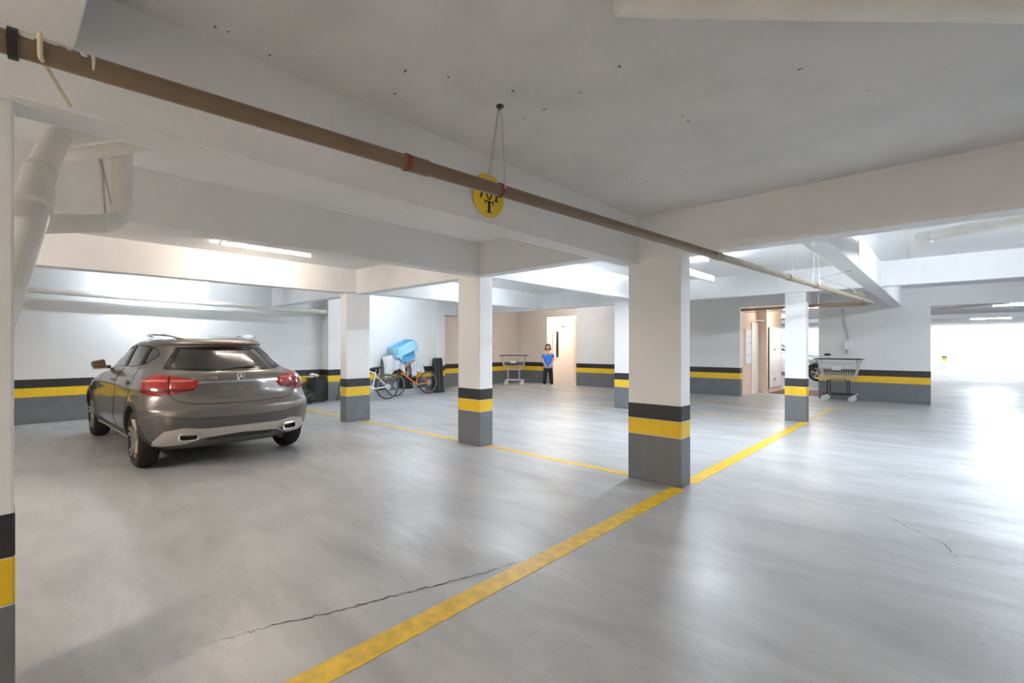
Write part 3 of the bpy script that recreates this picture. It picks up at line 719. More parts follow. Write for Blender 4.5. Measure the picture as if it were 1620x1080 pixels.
def make_car(paint):
    root = empty('car')
    zs = [0.22 + (1.53 - 0.22) * i / 60 for i in range(61)] + [1.395, 1.42]; zs = sorted(zs)
    body = solid_rings(zs, lambda z: half_outline(z), 'body')
    def cab(z):
        if z < 1.10:
            return [(.55, 0), (.55, .5), (.75, .66), (1.5, .70), (2.6, .70), (2.95, .5), (2.95, 0)]
        P = half_outline(z, 10, 10, 10, ins=0.055); return P
    # cabin void: low tub and greenhouse
    c1 = solid_rings([0.42, 1.09], cab, 'cut'); c2 = solid_rings([1.085, 1.12, 1.17, 1.22, 1.27, 1.32, 1.36, 1.40, 1.44, 1.465], lambda z: half_outline(z, 14, 14, 10, ins=0.05), 'cut')
    cutters = [c1, c2]
    for ax in (AXR, AXF):
        for s in (-1, 1):
            cutters.append(MB().lathe([(0, s * .55), (.385, s * .55), (.385, s * 1.2), (0, s * 1.2)], 48, 'y', (ax, 0, WR + .005)).build('cut', 'car_paint'))
    for nm, tp, bt in SIDE_WIN:
        poly = tp + bt[::-1]
        for s in (-1, 1): cutters.append(MB().prism(poly, 'y', s * .42, s * 1.1).build('cut', 'car_paint'))
    poly = REAR_WIN[0] + REAR_WIN[1][::-1]
    cutters.append(MB().prism([(u * .98, v) for u, v in poly], 'x', -.2, 0.95).build('cut', 'car_paint'))
    cutters.append(MB().prism([(-.50, 1.39), (.50, 1.39), (.60, 1.14), (-.60, 1.14)], 'x', 2.15, 3.8).build('cut', 'car_paint'))
    cut(body, cutters)
    me = body.data; me.materials.clear(); me.materials.append(MAT[paint]); me.polygons.foreach_set('use_smooth', [True] * len(me.polygons)); me.set_sharp_from_angle(angle=math.radians(32))
    body.parent = root
    # glazing
    for nm, tp, bt in SIDE_WIN:
        for s in (1, -1):
            fr = patch('side', tp, bt, .004, .02, 16, 8, frame=(.05, .06), side=s).build('window_frame', 'black_gloss', body, smooth=True)
            patch('side', tp, bt, -.004, .004, 14, 7, side=s).build('side_window', 'side_glass', body, smooth=True)
    patch('rear', *REAR_WIN, .006, .03, 24, 9, frame=(.035, .09)).build('window_frame', 'black_gloss', body, smooth=True)
    patch('rear', *REAR_WIN, .002, .004, 22, 9).build('rear_window', 'tinted_glass', body, smooth=True)
    ws = MB().add([(2.47, .56, 1.40), (2.47, -.56, 1.40), (3.06, -.68, 1.12), (3.06, .68, 1.12)], [(0, 1, 2, 3)]).build('windscreen', 'clear_glass', body, solid=.004)
    # belt chrome line
    for s in (1, -1):
        patch('side', [(2.90, 1.112), (2.2, 1.116), (1.5, 1.122), (.98, 1.165)], [(2.90, 1.102), (2.2, 1.106), (1.5, 1.111), (.98, 1.152)], .006, .008, 24, 2, side=s).build('window_trim', 'chrome', body, smooth=True)
    # seams: doors and hatch
    def seam(mode, pts, side=1, wd=.004):
        tp = [(u, v) for u, v in pts]
        mb = MB()
        P3 = []
        for u, v in resamp(pts, 26):
            p = Vector((u, side * y_side(u, v), v)) if mode == 'side' else Vector((x_rear(u, v), u, v)) if mode == 'rear' else on_arc(side * u, v)
            P3.append(p)
        return MB().tube(P3, wd, 6).build('seam', 'black_plastic', body, smooth=True)
    for s in (1, -1):
        seam('side', [(1.94, 1.11), (1.97, .8), (1.98, .5), (1.93, .36)], s); seam('side', [(2.98, 1.08), (3.05, .85), (3.02, .55), (2.95, .36)], s)
        seam('side', [(1.16, 1.13), (1.02, 1.0), (1.10, .80), (1.30, .60), (1.42, .36)], s); seam('side', [(1.42, .36), (2.2, .355), (2.95, .36)], s, .003)
        hd = patch('side', [(1.18, .965), (1.36, .97)], [(1.18, .935), (1.36, .94)], .03, .03, 8, 3, side=s).build('door_handle', paint, body, smooth=True, bevel=.006)
        patch('side', [(2.12, .965), (2.30, .97)], [(2.12, .935), (2.30, .94)], .03, .03, 8, 3, side=s).build('door_handle', paint, body, smooth=True, bevel=.006)
        patch('side', [(1.12, .985), (1.40, .99)], [(1.14, .915), (1.38, .92)], .001, .003, 8, 4, side=s).build('handle_recess', 'black_gloss', body, smooth=True)
    # sill and arch cladding
    for s in (1, -1):
        patch('side', [(1.16, .34), (2.2, .335), (3.34, .34)], [(1.16, .235), (2.2, .23), (3.34, .235)], .012, .02, 30, 4, side=s).build('sill', 'cladding', body, smooth=True)
        patch('side', [(1.2, .30), (2.2, .295), (3.3, .30)], [(1.2, .275), (2.2, .27), (3.3, .275)], .020, .012, 30, 3, side=s).build('sill_trim', 'skid_silver', body, smooth=True)
        for ax in (AXR, AXF):
            a0, a1 = math.radians(-12), math.radians(192); n = 40; vs = []; fs = []
            for i in range(n + 1):
                a = a0 + (a1 - a0) * i / n
                for r, o in ((.383, -.015), (.383, .014), (.415, .014), (.425, -.004)):
                    x, z = ax + r * math.cos(a), max(.24, WR + r * math.sin(a)); vs.append((x, s * (y_side(x, z) + o), z))
            for i in range(n):
                for k in range(3): q = 4 * i + k; fs.append((q, q + 1, q + 5, q + 4))
            MB().add(vs, fs).build('wheel_arch', 'cladding', body, smooth=True)
            # inner liner
            MB().grid(lambda u, v: (ax + .384 * math.cos(-.12 + (PI + .24) * u), s * (.56 + .30 * v), WR + .005 + .384 * math.sin(-.12 + (PI + .24) * u)), 28, 2).build('arch_liner', 'rubber', body)
    # tail lamps, outer on the wing and inner on the hatch, arc coordinates
    for s in (1, -1):
        lo = patch('arc', [(.705, 1.05), (.80, 1.07), (.93, 1.06), (1.05, 1.00)], [(.705, .855), (.80, .842), (.93, .850), (1.045, .90)], .014, .02, 20, 8, side=s, dome=.012).build('tail_lamp', 'lens_red', body, smooth=True)
        li = patch('arc', [(.415, .995), (.50, 1.015), (.60, 1.035), (.693, 1.05)], [(.42, .955), (.47, .900), (.58, .872), (.693, .856)], .014, .02, 18, 8, side=s, dome=.012).build('tail_lamp', 'lens_red', body, smooth=True)
        for zz, lt, m_ in ((.985, .018, 'lens_pink'), (.885, .024, 'lens_dark_red')):
            patch('arc', [(.715, zz + lt), (.88, zz + lt), (1.02, zz + lt - .005)], [(.715, zz), (.88, zz), (1.02, zz - .005)], .0285, .004, 14, 3, side=s).build('lens_bar', m_, lo, smooth=True)
            patch('arc', [(.46, zz + lt), (.57, zz + lt), (.685, zz + lt)], [(.48, zz + .004), (.57, zz), (.685, zz)], .0285, .004, 14, 3, side=s).build('lens_bar', m_, li, smooth=True)
    # hatch: chrome strip, plate recess, plate, badge, wiper
    patch('rear', [(-.46, .985), (0, .995), (.46, .985)], [(-.46, .965), (0, .970), (.46, .965)], .018, .02, 20, 3).build('hatch_trim', 'chrome', body, smooth=True)
    seam('arc', [(.699, 1.06), (.699, .85), (.64, .79), (.50, .75), (.25, .738), (0, .735)], 1); seam('arc', [(.699, 1.06), (.699, .85), (.64, .79), (.50, .75), (.25, .738), (0, .735)], -1)
    patch('rear', [(-.37, .95), (0, .955), (.37, .95)], [(-.33, .79), (0, .785), (.33, .79)], .004, .006, 16, 5).build('plate_recess', paint, body, smooth=True)
    xq = x_rear(0, .86)
    pl = MB().box(xq - .022, xq - .010, -.20, .20, .795, .925).build('number_plate', 'plate_grey', body, bevel=.004)
    text_mesh('GLA 200', .052, 'chrome', body, Matrix.Translation((x_rear(.37, 1.025) - .012, .37, 1.026)) @ Matrix.Rotation(math.radians(-13), 4, 'Z') @ Matrix.Rotation(-PI / 2, 4, 'Z') @ Matrix.Rotation(PI / 2, 4, 'X'), .002, 'model_badge', 1.35)
    xs = x_rear(0, 1.035) - .02
    em = MB().tube(arc((xs, 0, 1.035), .042, 0, 2 * PI, 32, 'yz')[:-1], .0045, 8, closed=True).build('star_badge', 'chrome', body, smooth=True)
    for k in range(3):
        a = PI / 2 + k * 2 * PI / 3; c_, s_ = math.cos(a), math.sin(a)
        MB().add([(xs, .04 * c_, 1.035 + .04 * s_), (xs - .006, 0, 1.035), (xs, -.009 * s_, 1.035 + .009 * c_), (xs, .009 * s_, 1.035 - .009 * c_), (xs + .002, 0, 1.035)],
                 [(0, 1, 2), (0, 3, 1), (0, 2, 4), (0, 4, 3)]).build('star_ray', 'chrome', em)
    wp = MB().tube([(x_rear(.13, 1.13) - .02, .19, 1.118), (x_rear(-.1, 1.15) - .03, -.10, 1.145), (x_rear(-.2, 1.15) - .03, -.26, 1.15)], [.006, .012, .008], 8).build('wiper_arm', 'black_plastic', body, smooth=True)
    MB().tube([(x_rear(.28, 1.12) - .012, .26, 1.115), (x_rear(-.28, 1.15) - .012, -.24, 1.135)], .006, 6).build('wiper_blade', 'rubber', wp)
    # bumper cladding, silver skid plate, exhausts
    patch('arc', [(-1.16, .60), (-.8, .645), (-.45, .60), (0, .585), (.45, .60), (.8, .645), (1.16, .60)], [(-1.10, .25), (-.8, .25), (-.4, .33), (0, .34), (.4, .33), (.8, .25), (1.10, .25)], .006, .015, 60, 8).build('lower_bumper', 'cladding_paint', body, smooth=True)
    patch('arc', [(-.86, .36), (-.76, .47), (-.58, .50), (-.40, .475), (0, .475), (.40, .475), (.58, .50), (.76, .47), (.86, .36)], [(-.86, .31), (-.76, .30), (-.55, .315), (-.38, .375), (0, .395), (.38, .375), (.55, .315), (.76, .30), (.86, .31)], .022, .022, 60, 6).build('skid_plate', 'skid_silver', body, smooth=True)
    patch('arc', [(-.36, .392), (0, .398), (.36, .392)], [(-.34, .325), (0, .33), (.34, .325)], .012, .02, 20, 4).build('diffuser', 'cladding', body, smooth=True)
    for s in (1, -1):
        ex = Matrix.Translation((x_rear(.55, .40) - .075, s * .545, .395)) @ Matrix.Rotation(math.radians(-14 * s), 4, 'Z')
        def rr(hw, hh, k=20): return [(hw * math.copysign(abs(math.cos(2 * PI * i / k)) ** .45, math.cos(2 * PI * i / k)), hh * math.copysign(abs(math.sin(2 * PI * i / k)) ** .45, math.sin(2 * PI * i / k))) for i in range(k)]
        O, I = rr(.098, .048), rr(.078, .031); vs = []; fs = []; k = 20
        for (poly, x) in ((O, .06), (O, 0), (I, -.004), (I, .05)): vs += [(x, u, v) for u, v in poly]
        for r in range(3):
            for i in range(k): fs.append((r * k + i, r * k + (i + 1) % k, (r + 1) * k + (i + 1) % k, (r + 1) * k + i))
        t_ = MB().add(vs, fs, ex).build('exhaust_tip', 'chrome', body, smooth=True)
        MB().add([(.045, u, v) for u, v in I], [tuple(range(k))], ex).build('exhaust_bore', 'exhaust_dark', t_)
    # spoiler lamp, roof rails, mirrors
    patch('rear', [(-.14, 1.428), (.14, 1.428)], [(-.14, 1.416), (.14, 1.416)], .004, .006, 8, 3).build('brake_lamp', 'lens_red', body)
    for s in (1, -1):
        P = []
        for i in range(15):
            t = i / 14; x = .80 + 1.55 * t; lift = .032 * min(1, 5 * t, 5 * (1 - t)); P.append((x, s * (y_side(x, 1.468) - .035), 1.470 + .04 * math.sin(PI * t) + lift * 1.1))
        MB().tube(P, .014, 8).build('roof_rail', 'chrome', body, smooth=True)
        mr = MB().prism([(s * .85, 1.085), (s * 1.005, 1.09), (s * 1.02, 1.18), (s * .87, 1.215)], 'x', 2.74, 2.86).build('mirror', paint, root, smooth=True, bevel=.03, segs=4)
        MB().prism([(s * .86, 1.095), (s * 1.0, 1.098), (s * 1.01, 1.175), (s * .878, 1.205)], 'x', 2.725, 2.75).build('mirror_glass', 'mirror_brown', mr, bevel=.008)
        MB().tube([(2.82, s * .80, 1.10), (2.80, s * .95, 1.10)], .025, 8).build('mirror_stalk', 'black_plastic', mr)
        MB().tube([(2.79, s * .85, 1.083), (2.78, s * 1.0, 1.083)], .012, 8).build('mirror_foot', 'skid_silver', mr)
    # lamps at the front
    for s in (1, -1):
        patch('arc', [(3.9, .86), (4.2, .88), (4.6, .84)], [(3.9, .76), (4.2, .72), (4.6, .70)], .01, .015, 14, 5, side=s).build('headlamp', 'clear_glass', body, smooth=True)
    # cabin furniture
    for y in (.36, -.36):
        st = MB().sphere((2.05, y, .70), (.26, .25, .10)).build('seat', 'seat_dark', root, smooth=True)
        MB().sphere((1.78, y, .95), (.09, .25, .34)).build('seat_back', 'seat_dark', st, smooth=True); MB().sphere((1.74, y, 1.28), (.055, .13, .095)).build('headrest', 'seat_dark', st, smooth=True)
    bs = MB().sphere((1.0, 0, .95), (.12, .66, .24), 20, 12).build('rear_seat', 'seat_dark', root, smooth=True)
    for y in (.36, -.36): MB().sphere((.98, y, 1.19), (.055, .125, .075)).build('headrest', 'seat_dark', bs, smooth=True)
    # wheels
    def wheel(x, s):
        c = (x, s * .80, WR)
        prof = [(.225, -.085), (.25, -.097)] + [(.285 + .05 * max(0, math.cos(t_ * PI / 28)) ** .9, .100 * (1 if t_ > 0 else -1) * abs(math.sin(t_ * PI / 28)) ** .9) for t_ in range(-14, 15)] + [(.25, .097), (.225, .085), (.222, 0)]
        ty = MB().lathe(prof, 56, 'y', closed=True).build('wheel', 'tread', root, smooth=True); ty.location = c
        rm = MB().lathe([(.228, -.07), (.235, -.07), (.235, .075), (.228, .082), (.215, .078), (.205, .03), (.205, -.09)], 48, 'y', closed=True)
        for k in range(5):
            a = 2 * PI * k / 5 + PI / 2
            for d in (-.13, .13):
                p0 = Vector((.05 * math.cos(a + d), .055, .05 * math.sin(a + d))); p1 = Vector((.222 * math.cos(a + d * 1.25), .085, .222 * math.sin(a + d * 1.25)))
                rm.tube([p0, p0.lerp(p1, .5) + Vector((0, .006, 0)), p1], [.026, .019, .024], 6)
        rm.lathe([(0, .085), (.035, .085), (.06, .075), (.07, .05), (.07, 0), (0, 0)], 24, 'y')
        r_ = rm.build('rim', 'alloy', ty, smooth=True)
        MB().lathe([(0, -.01), (.16, -.01), (.16, .012), (0, .012)], 32, 'y').build('brake_disc', 'dark_metal', ty)
        if s < 0: ty.rotation_euler = (0, 0, PI)
    for ax in (AXR, AXF):
        for s in (1, -1): wheel(ax, s)
    MB().box(.5, 4.1, -.55, .55, .19, .24).build('underbody', 'rubber', root)
    return root
mat('cladding_paint', (0.115, 0.108, 0.105), 0.34, metal=0.5, coat=0.6)
mat('mirror_brown', (0.22, 0.13, 0.07), 0.15, metal=0.6)
car = make_car('car_paint'); car.location = (-6.07, 1.95, 0.0); car.rotation_euler = (0, 0, PI + math.radians(1.3))
tag(car, 'grey metallic hatchback parked nose in, red tail lamps and silver rear skid plate', 'car')

# white car standing in the far hall, seen through the corridor
car2 = copy_tree(car); car2.location = (-7.58, 23.1, 0); car2.rotation_euler = (0, 0, 0)
tag(car2, 'white car glimpsed beyond the peach corridor, its front wheel showing', 'car')
_wm = {}
for o in [x for x in COL.objects]:
    r_ = o
    while r_.parent: r_ = r_.parent
    if r_ is car2 and o.type == 'MESH' and o.data.materials and o.data.materials[0] in (MAT['car_paint'], MAT['cladding_paint']):
        if o.data.name not in _wm:
            me = o.data.copy(); me.materials.clear(); me.materials.append(MAT['car_white']); _wm[o.data.name] = me
        o.data = _wm[o.data.name]

# ------------------------------------------------------------------ bicycles
mat('frame_orange', (0.75, 0.24, 0.03), 0.3, coat=0.6); mat('frame_white', (0.80, 0.80, 0.78), 0.3, coat=0.6)
mat('tyre_grey', (0.045, 0.045, 0.047), 0.7)
def make_bike(name, fm, wb, label):
    t = empty(name); tag(t, label, 'bicycle', 'bicycles parked against the wall'); r = .335
    for x in (0.0, wb):
        wh = MB().tube(arc((x, 0, r), r - .022, 0, 2 * PI, 40, 'xz')[:-1], .022, 8, closed=True).build('wheel', 'tyre_grey', t, smooth=True)
        MB().tube(arc((x, 0, r), r - .048, 0, 2 * PI, 40, 'xz')[:-1], .009, 6, closed=True).build('rim', 'steel', wh, smooth=True)
        sp = MB()
        for k in range(24):
            a = 2 * PI * k / 24; s = .025 if k % 2 else -.025
            sp.tube([(x + .02 * math.cos(a + .7), s, r + .02 * math.sin(a + .7)), (x + (r - .05) * math.cos(a), 0, r + (r - .05) * math.sin(a))], .0016, 4, caps=False)
        sp.build('spokes', 'steel', wh); MB().tube([(x, -.055, r), (x, .055, r)], .018, 10).build('hub', 'dark_metal', wh, smooth=True)
        MB().lathe([(.03, .05), (.075, .05), (.075, .053), (.03, .053)], 24, 'y', (x, 0, r), closed=True).build('brake_disc', 'zinc', wh)
    bb, st, hd_t, hd_b = (.43, 0, .30), (.33, 0, .70), (wb - .22, 0, .84), (wb - .17, 0, .70)
    fr = MB()
    for a, b, rr in ((bb, st, .016), (st, hd_t, .018), (bb, hd_b, .021), (hd_b, hd_t, .022)): fr.tube([a, b], rr, 10)
    for s in (-1, 1):
        fr.tube([(bb[0], s * .03, bb[2]), (0, s * .062, r)], .011, 8); fr.tube([(st[0], s * .02, st[2] - .06), (0, s * .062, r)], .009, 8)
    fr.build('frame', fm, t, smooth=True)
    fk = MB()
    for s in (-1, 1): fk.tube([(wb - .165, s * .055, .69), (wb, s * .055, r)], [.018, .013], 8)
    fk.tube([(wb - .165, -.06, .69), (wb - .165, .06, .69)], .018, 8); fk.build('fork', 'dark_metal' if 'orange' in fm else fm, t, smooth=True)
    hb = MB().tube(fillet([(wb - .16, -.30, .93), (wb - .20, -.12, .92), (wb - .20, .12, .92), (wb - .16, .30, .93)], .05), .011, 8).tube([hd_t, (wb - .20, 0, .92)], .014, 8).build('handlebar', 'dark_metal', t, smooth=True)
    for s in (-1, 1): MB().tube([(wb - .18, s * .20, .925), (wb - .155, s * .32, .93)], .016, 8).build('grip', 'rubber', hb, smooth=True)
    MB().tube([st, (.30, 0, .82)], .013, 8).build('seat_post', 'steel', t, smooth=True)
    MB().sphere((.32, 0, .835), (.13, .045, .03)).sphere((.22, 0, .845), (.07, .07, .03)).build('saddle', 'black_plastic', t, smooth=True)
    ck = MB().lathe([(.02, -.062), (.095, -.062), (.095, -.057), (.02, -.057)], 28, 'y', (bb[0], 0, bb[2]), closed=True).build('chainring', 'zinc', t)
    for s, a in ((-1, .2), (1, .2 + PI)):
        e = (bb[0] + .17 * math.cos(a), s * .085, bb[2] + .17 * math.sin(a))
        MB().tube([(bb[0], s * .075, bb[2]), e], .011, 8).build('crank', 'steel', ck); MB().box(e[0] - .045, e[0] + .045, e[1] + (s > 0) * .0 - (s < 0) * .09, e[1] + (s > 0) * .09, e[2] - .012, e[2] + .012).build('pedal', 'black_plastic', ck)
    MB().tube([(bb[0], -.06, bb[2] + .09), (0, -.06, r + .04)], .005, 5).tube([(bb[0], -.06, bb[2] - .09), (0, -.06, r - .04)], .005, 5).build('chain', 'dark_metal', t)
    return t
bk = make_bike('bicycle', 'frame_orange', 1.14, 'orange bicycle leaning at the wall under the blue package'); bk.location = (-11.36, 8.66, 0); bk.rotation_euler = (math.radians(4), 0, -PI / 2)
bw = make_bike('bicycle', 'frame_white', 1.02, 'white bicycle half hidden behind the pillar beside the car'); bw.location = (-10.92, 6.98, 0); bw.rotation_euler = (math.radians(4), 0, -PI / 2 - .04)

# concrete kerb at the wall foot
kb = tag(MB().box(-11.74, -11.52, 6.0, 8.66, 0, .17).build('trim_1', mat('kerb_concrete', (0.42, 0.43, 0.45), 0.8, noise=.15, nscale=9), bevel=.012), 'pale concrete kerb along the wall behind the bicycles', kind='structure')
# blue wrapped package on top of the bicycles
mat('package_blue', (0.10, 0.42, 0.72), 0.35); mat('wrap_blue', (0.33, 0.66, 0.86), 0.18, bump=.8, bscale=14, coat=.5)
pk = empty('package', (-11.40, 7.86, 1.015)); pk.rotation_euler = (math.radians(21), math.radians(4), math.radians(6)); tag(pk, 'big blue plastic-wrapped tub tilted on top of the bicycles', 'package')
def tub(z0, z1, a0, b0, a1, b1, n=9, crin=0.0, seed=1, cap=True):
    rnd = random.Random(seed); ph = [rnd.uniform(0, 6) for _ in range(6)]
    def fn(u, v):
        a = 2 * PI * u; z = z0 + (z1 - z0) * v; ha, hb = a0 + (a1 - a0) * v, b0 + (b1 - b0) * v
        c, s = math.cos(a), math.sin(a); k = .28
        x = ha * math.copysign(abs(c) ** k, c); y = hb * math.copysign(abs(s) ** k, s)
        d = 1 + crin * (math.sin(13 * a + ph[0] + 2 * v) + .7 * math.sin(23 * a + ph[1]) * math.sin(3 * v + ph[2])) + .4 * crin * math.sin(9 * v + ph[3])
        return (x * d, y * d, z + (crin * 1.1 * (1 - v) * (math.sin(5 * a + ph[4]) + .6 * math.sin(11 * a + ph[5]))))
    return fn
MB().grid(tub(.0, .34, .19, .27, .205, .30), 48, 6, closed_u=True).add([tub(0, .34, .19, .27, .205, .3)(i / 48, 0) for i in range(48)], [tuple(range(48))]).build('tub', 'package_blue', pk, smooth=True)
MB().grid(tub(.20, .50, .225, .385, .215, .36, crin=.03, seed=4), 96, 12, closed_u=True).build('plastic_wrap', 'wrap_blue', pk, smooth=True, angle=70, solid=.006)
MB().grid(tub(.44, .441, .20, .345, .20, .345), 48, 2, closed_u=True).add([tub(.44, .441, .2, .345, .2, .345)(i / 48, 0) for i in range(48)], [tuple(range(48))]).build('lid', 'package_blue', pk)
for s in (-1, 1): MB().tube(fillet([(.15, s * .36, .46), (.2, s * .42, .4), (.21, s * .39, .25)], .05), .012, 6).build('wrap_tail', 'wrap_blue', pk, smooth=True)
# grey plastic sheet over the handlebars
mat('sheet_grey', (0.50, 0.51, 0.53), 0.35, noise=.1, nscale=7, bump=.5, bscale=18)
def drape(cy, half_y, zt, drop, hx, seed, mname='sheet_grey'):
    rnd = random.Random(seed); ph = [rnd.uniform(0, 6) for _ in range(5)]
    def fn(u, v):
        y = (u - .5) * 2 * half_y; t = (v - .5) * 2                       # t<0: wall side, t>0: front
        f = abs(t); fold = .022 * math.sin(5.5 * u * 2 * PI / 2 + ph[0] + 1.5 * t) * (0.2 + f)
        x = math.copysign(hx * (1 - math.exp(-3 * f)) + .04 * f, t) + fold + .02 * math.sin(7 * u + ph[1])
        z = zt - drop * f ** 1.35 * (1 + .25 * math.sin(3.2 * u + ph[2])) - .10 * (2 * u - 1) ** 2 - .05 * abs(math.sin(4 * u + ph[3])) * f
        return (x, cy + y, z)
    return MB().grid(fn, 30, 22)
sh = empty('plastic_sheet', (-11.36, 7.52, 0.0)); tag(sh, 'crumpled grey plastic sheet hung over the bicycle handlebars', 'plastic sheet')
drape(-.12, .33, 1.18, .50, .13, 3).build('sheet', 'sheet_grey', sh, smooth=True, angle=80, solid=.003)
drape(.66, .21, 1.02, .30, .10, 8).build('loose_end', 'sheet_grey', sh, smooth=True, angle=80, solid=.003)
# black bag behind the orange bicycle
mat('bag_black', (0.018, 0.018, 0.021), 0.28, bump=.9, bscale=11)
def blob(c, r, seed, amp=.12, n=28, m=18, flat=True):
    rnd = random.Random(seed); P = [(rnd.uniform(2, 6), rnd.uniform(0, 6), rnd.uniform(2, 7), rnd.uniform(0, 6)) for _ in range(4)]
    def fn(u, v):
        a = 2 * PI * u; t = -PI / 2 + PI * v; k = 1 + amp * sum(math.sin(round(p[0]) * a + p[1]) * math.sin(p[2] * t + p[3]) for p in P) / 2 * math.cos(t)
        return (c[0] + r[0] * k * math.cos(t) * math.cos(a), c[1] + r[1] * k * math.cos(t) * math.sin(a), max(c[2] + r[2] * math.sin(t) * k, c[2] - r[2] * .92))
    return MB().grid(fn, n, m, closed_u=True)
bb_ = empty('bag', (-11.61, 8.1, .172)); tag(bb_, 'black bundle on the kerb behind the orange bicycle', 'bag')
blob((0, 0, .20), (.085, .30, .215), 5).build('bundle', 'bag_black', bb_, smooth=True, angle=80); MB().tube([(0, .1, .38), (.03, .14, .46), (.0, .2, .40)], .02, 8).build('knot', 'bag_black', bb_, smooth=True)
# tall black case by the wall end
bc = empty('hard_case', (-11.50, 9.12, 0)); bc.rotation_euler = (0, math.radians(-3), math.radians(-14)); tag(bc, 'tall black moulded case standing beside the orange bicycle', 'case')
def case_fn(u, v):
    a = 2 * PI * u; c, s = math.cos(a), math.sin(a); wz = 1 - .12 * v - .1 * (v > .97); k = .4
    return (.12 * wz * math.copysign(abs(c) ** k, c), .165 * wz * math.copysign(abs(s) ** k, s), .01 + 1.04 * v)
g = MB().grid(case_fn, 36, 12, closed_u=True); g.add([case_fn(i / 36, 1) for i in range(36)], [tuple(range(36))]).add([case_fn(i / 36, 0) for i in range(36)], [tuple(range(36))]); g.build('shell', 'black_plastic', bc, smooth=True)
for y in (-.07, .07): MB().tube([(.121, y, .06), (.112, y * .9, .98)], .014, 8).build('rib', 'black_gloss', bc, smooth=True)
MB().box(-.13, .13, -.17, .17, 0, .03).build('foot', 'rubber', bc, bevel=.01)
# lined waste bin and a bag against it
tb = empty('waste_bin', (-11.74, 5.44, 0)); tag(tb, 'waste bin lined with a black bag, white tape at its rim, in the wall corner', 'bin')
def bin_fn(u, v):
    a = 2 * PI * u; c, s = math.cos(a), math.sin(a); k = .5; w_ = (.185 + .03 * v) * (1 + .02 * math.sin(9 * a + 4 * v) + .015 * math.sin(17 * a))
    return (w_ * math.copysign(abs(c) ** k, c), w_ * math.copysign(abs(s) ** k, s), .005 + .63 * v)
g = MB().grid(bin_fn, 40, 10, closed_u=True); g.add([bin_fn(i / 40, 0) for i in range(40)], [tuple(range(40))]).add([Vector(bin_fn(i / 40, 1)) + Vector((0, 0, -.04)) for i in range(40)], [tuple(range(40))]); g.build('liner', 'bag_black', tb, smooth=True, angle=70)
MB().tube([Vector(bin_fn(i / 40, 1)) for i in range(40)], .012, 6, closed=True).build('rim', 'bag_black', tb, smooth=True)
MB().tube([Vector(bin_fn(i / 40, 1.01)) for i in range(22, 37)], [.012 + .008 * math.sin(i) ** 2 for i in range(15)], 6).build('white_tape', 'white_plastic', tb, smooth=True)
MB().sphere((-.02, -.04, .66), (.09, .10, .05)).build('paper_waste', 'strap_cream', tb, smooth=True); MB().sphere((.02, -.12, .69), (.05, .07, .04)).build('paper_waste', 'paper', tb, smooth=True)
b2 = empty('waste_bag', (-11.42, 5.06, 0)); tag(b2, 'shiny black waste bag slumped before the lined bin', 'bag')
blob((0, 0, .17), (.17, .18, .18), 9, .16).build('sack', 'bag_black', b2, smooth=True, angle=80); MB().tube([(-.05, -.12, .22), (-.03, -.16, .25), (.01, -.17, .24)], [.02, .035, .02], 8).build('white_label', 'paper', b2, smooth=True)

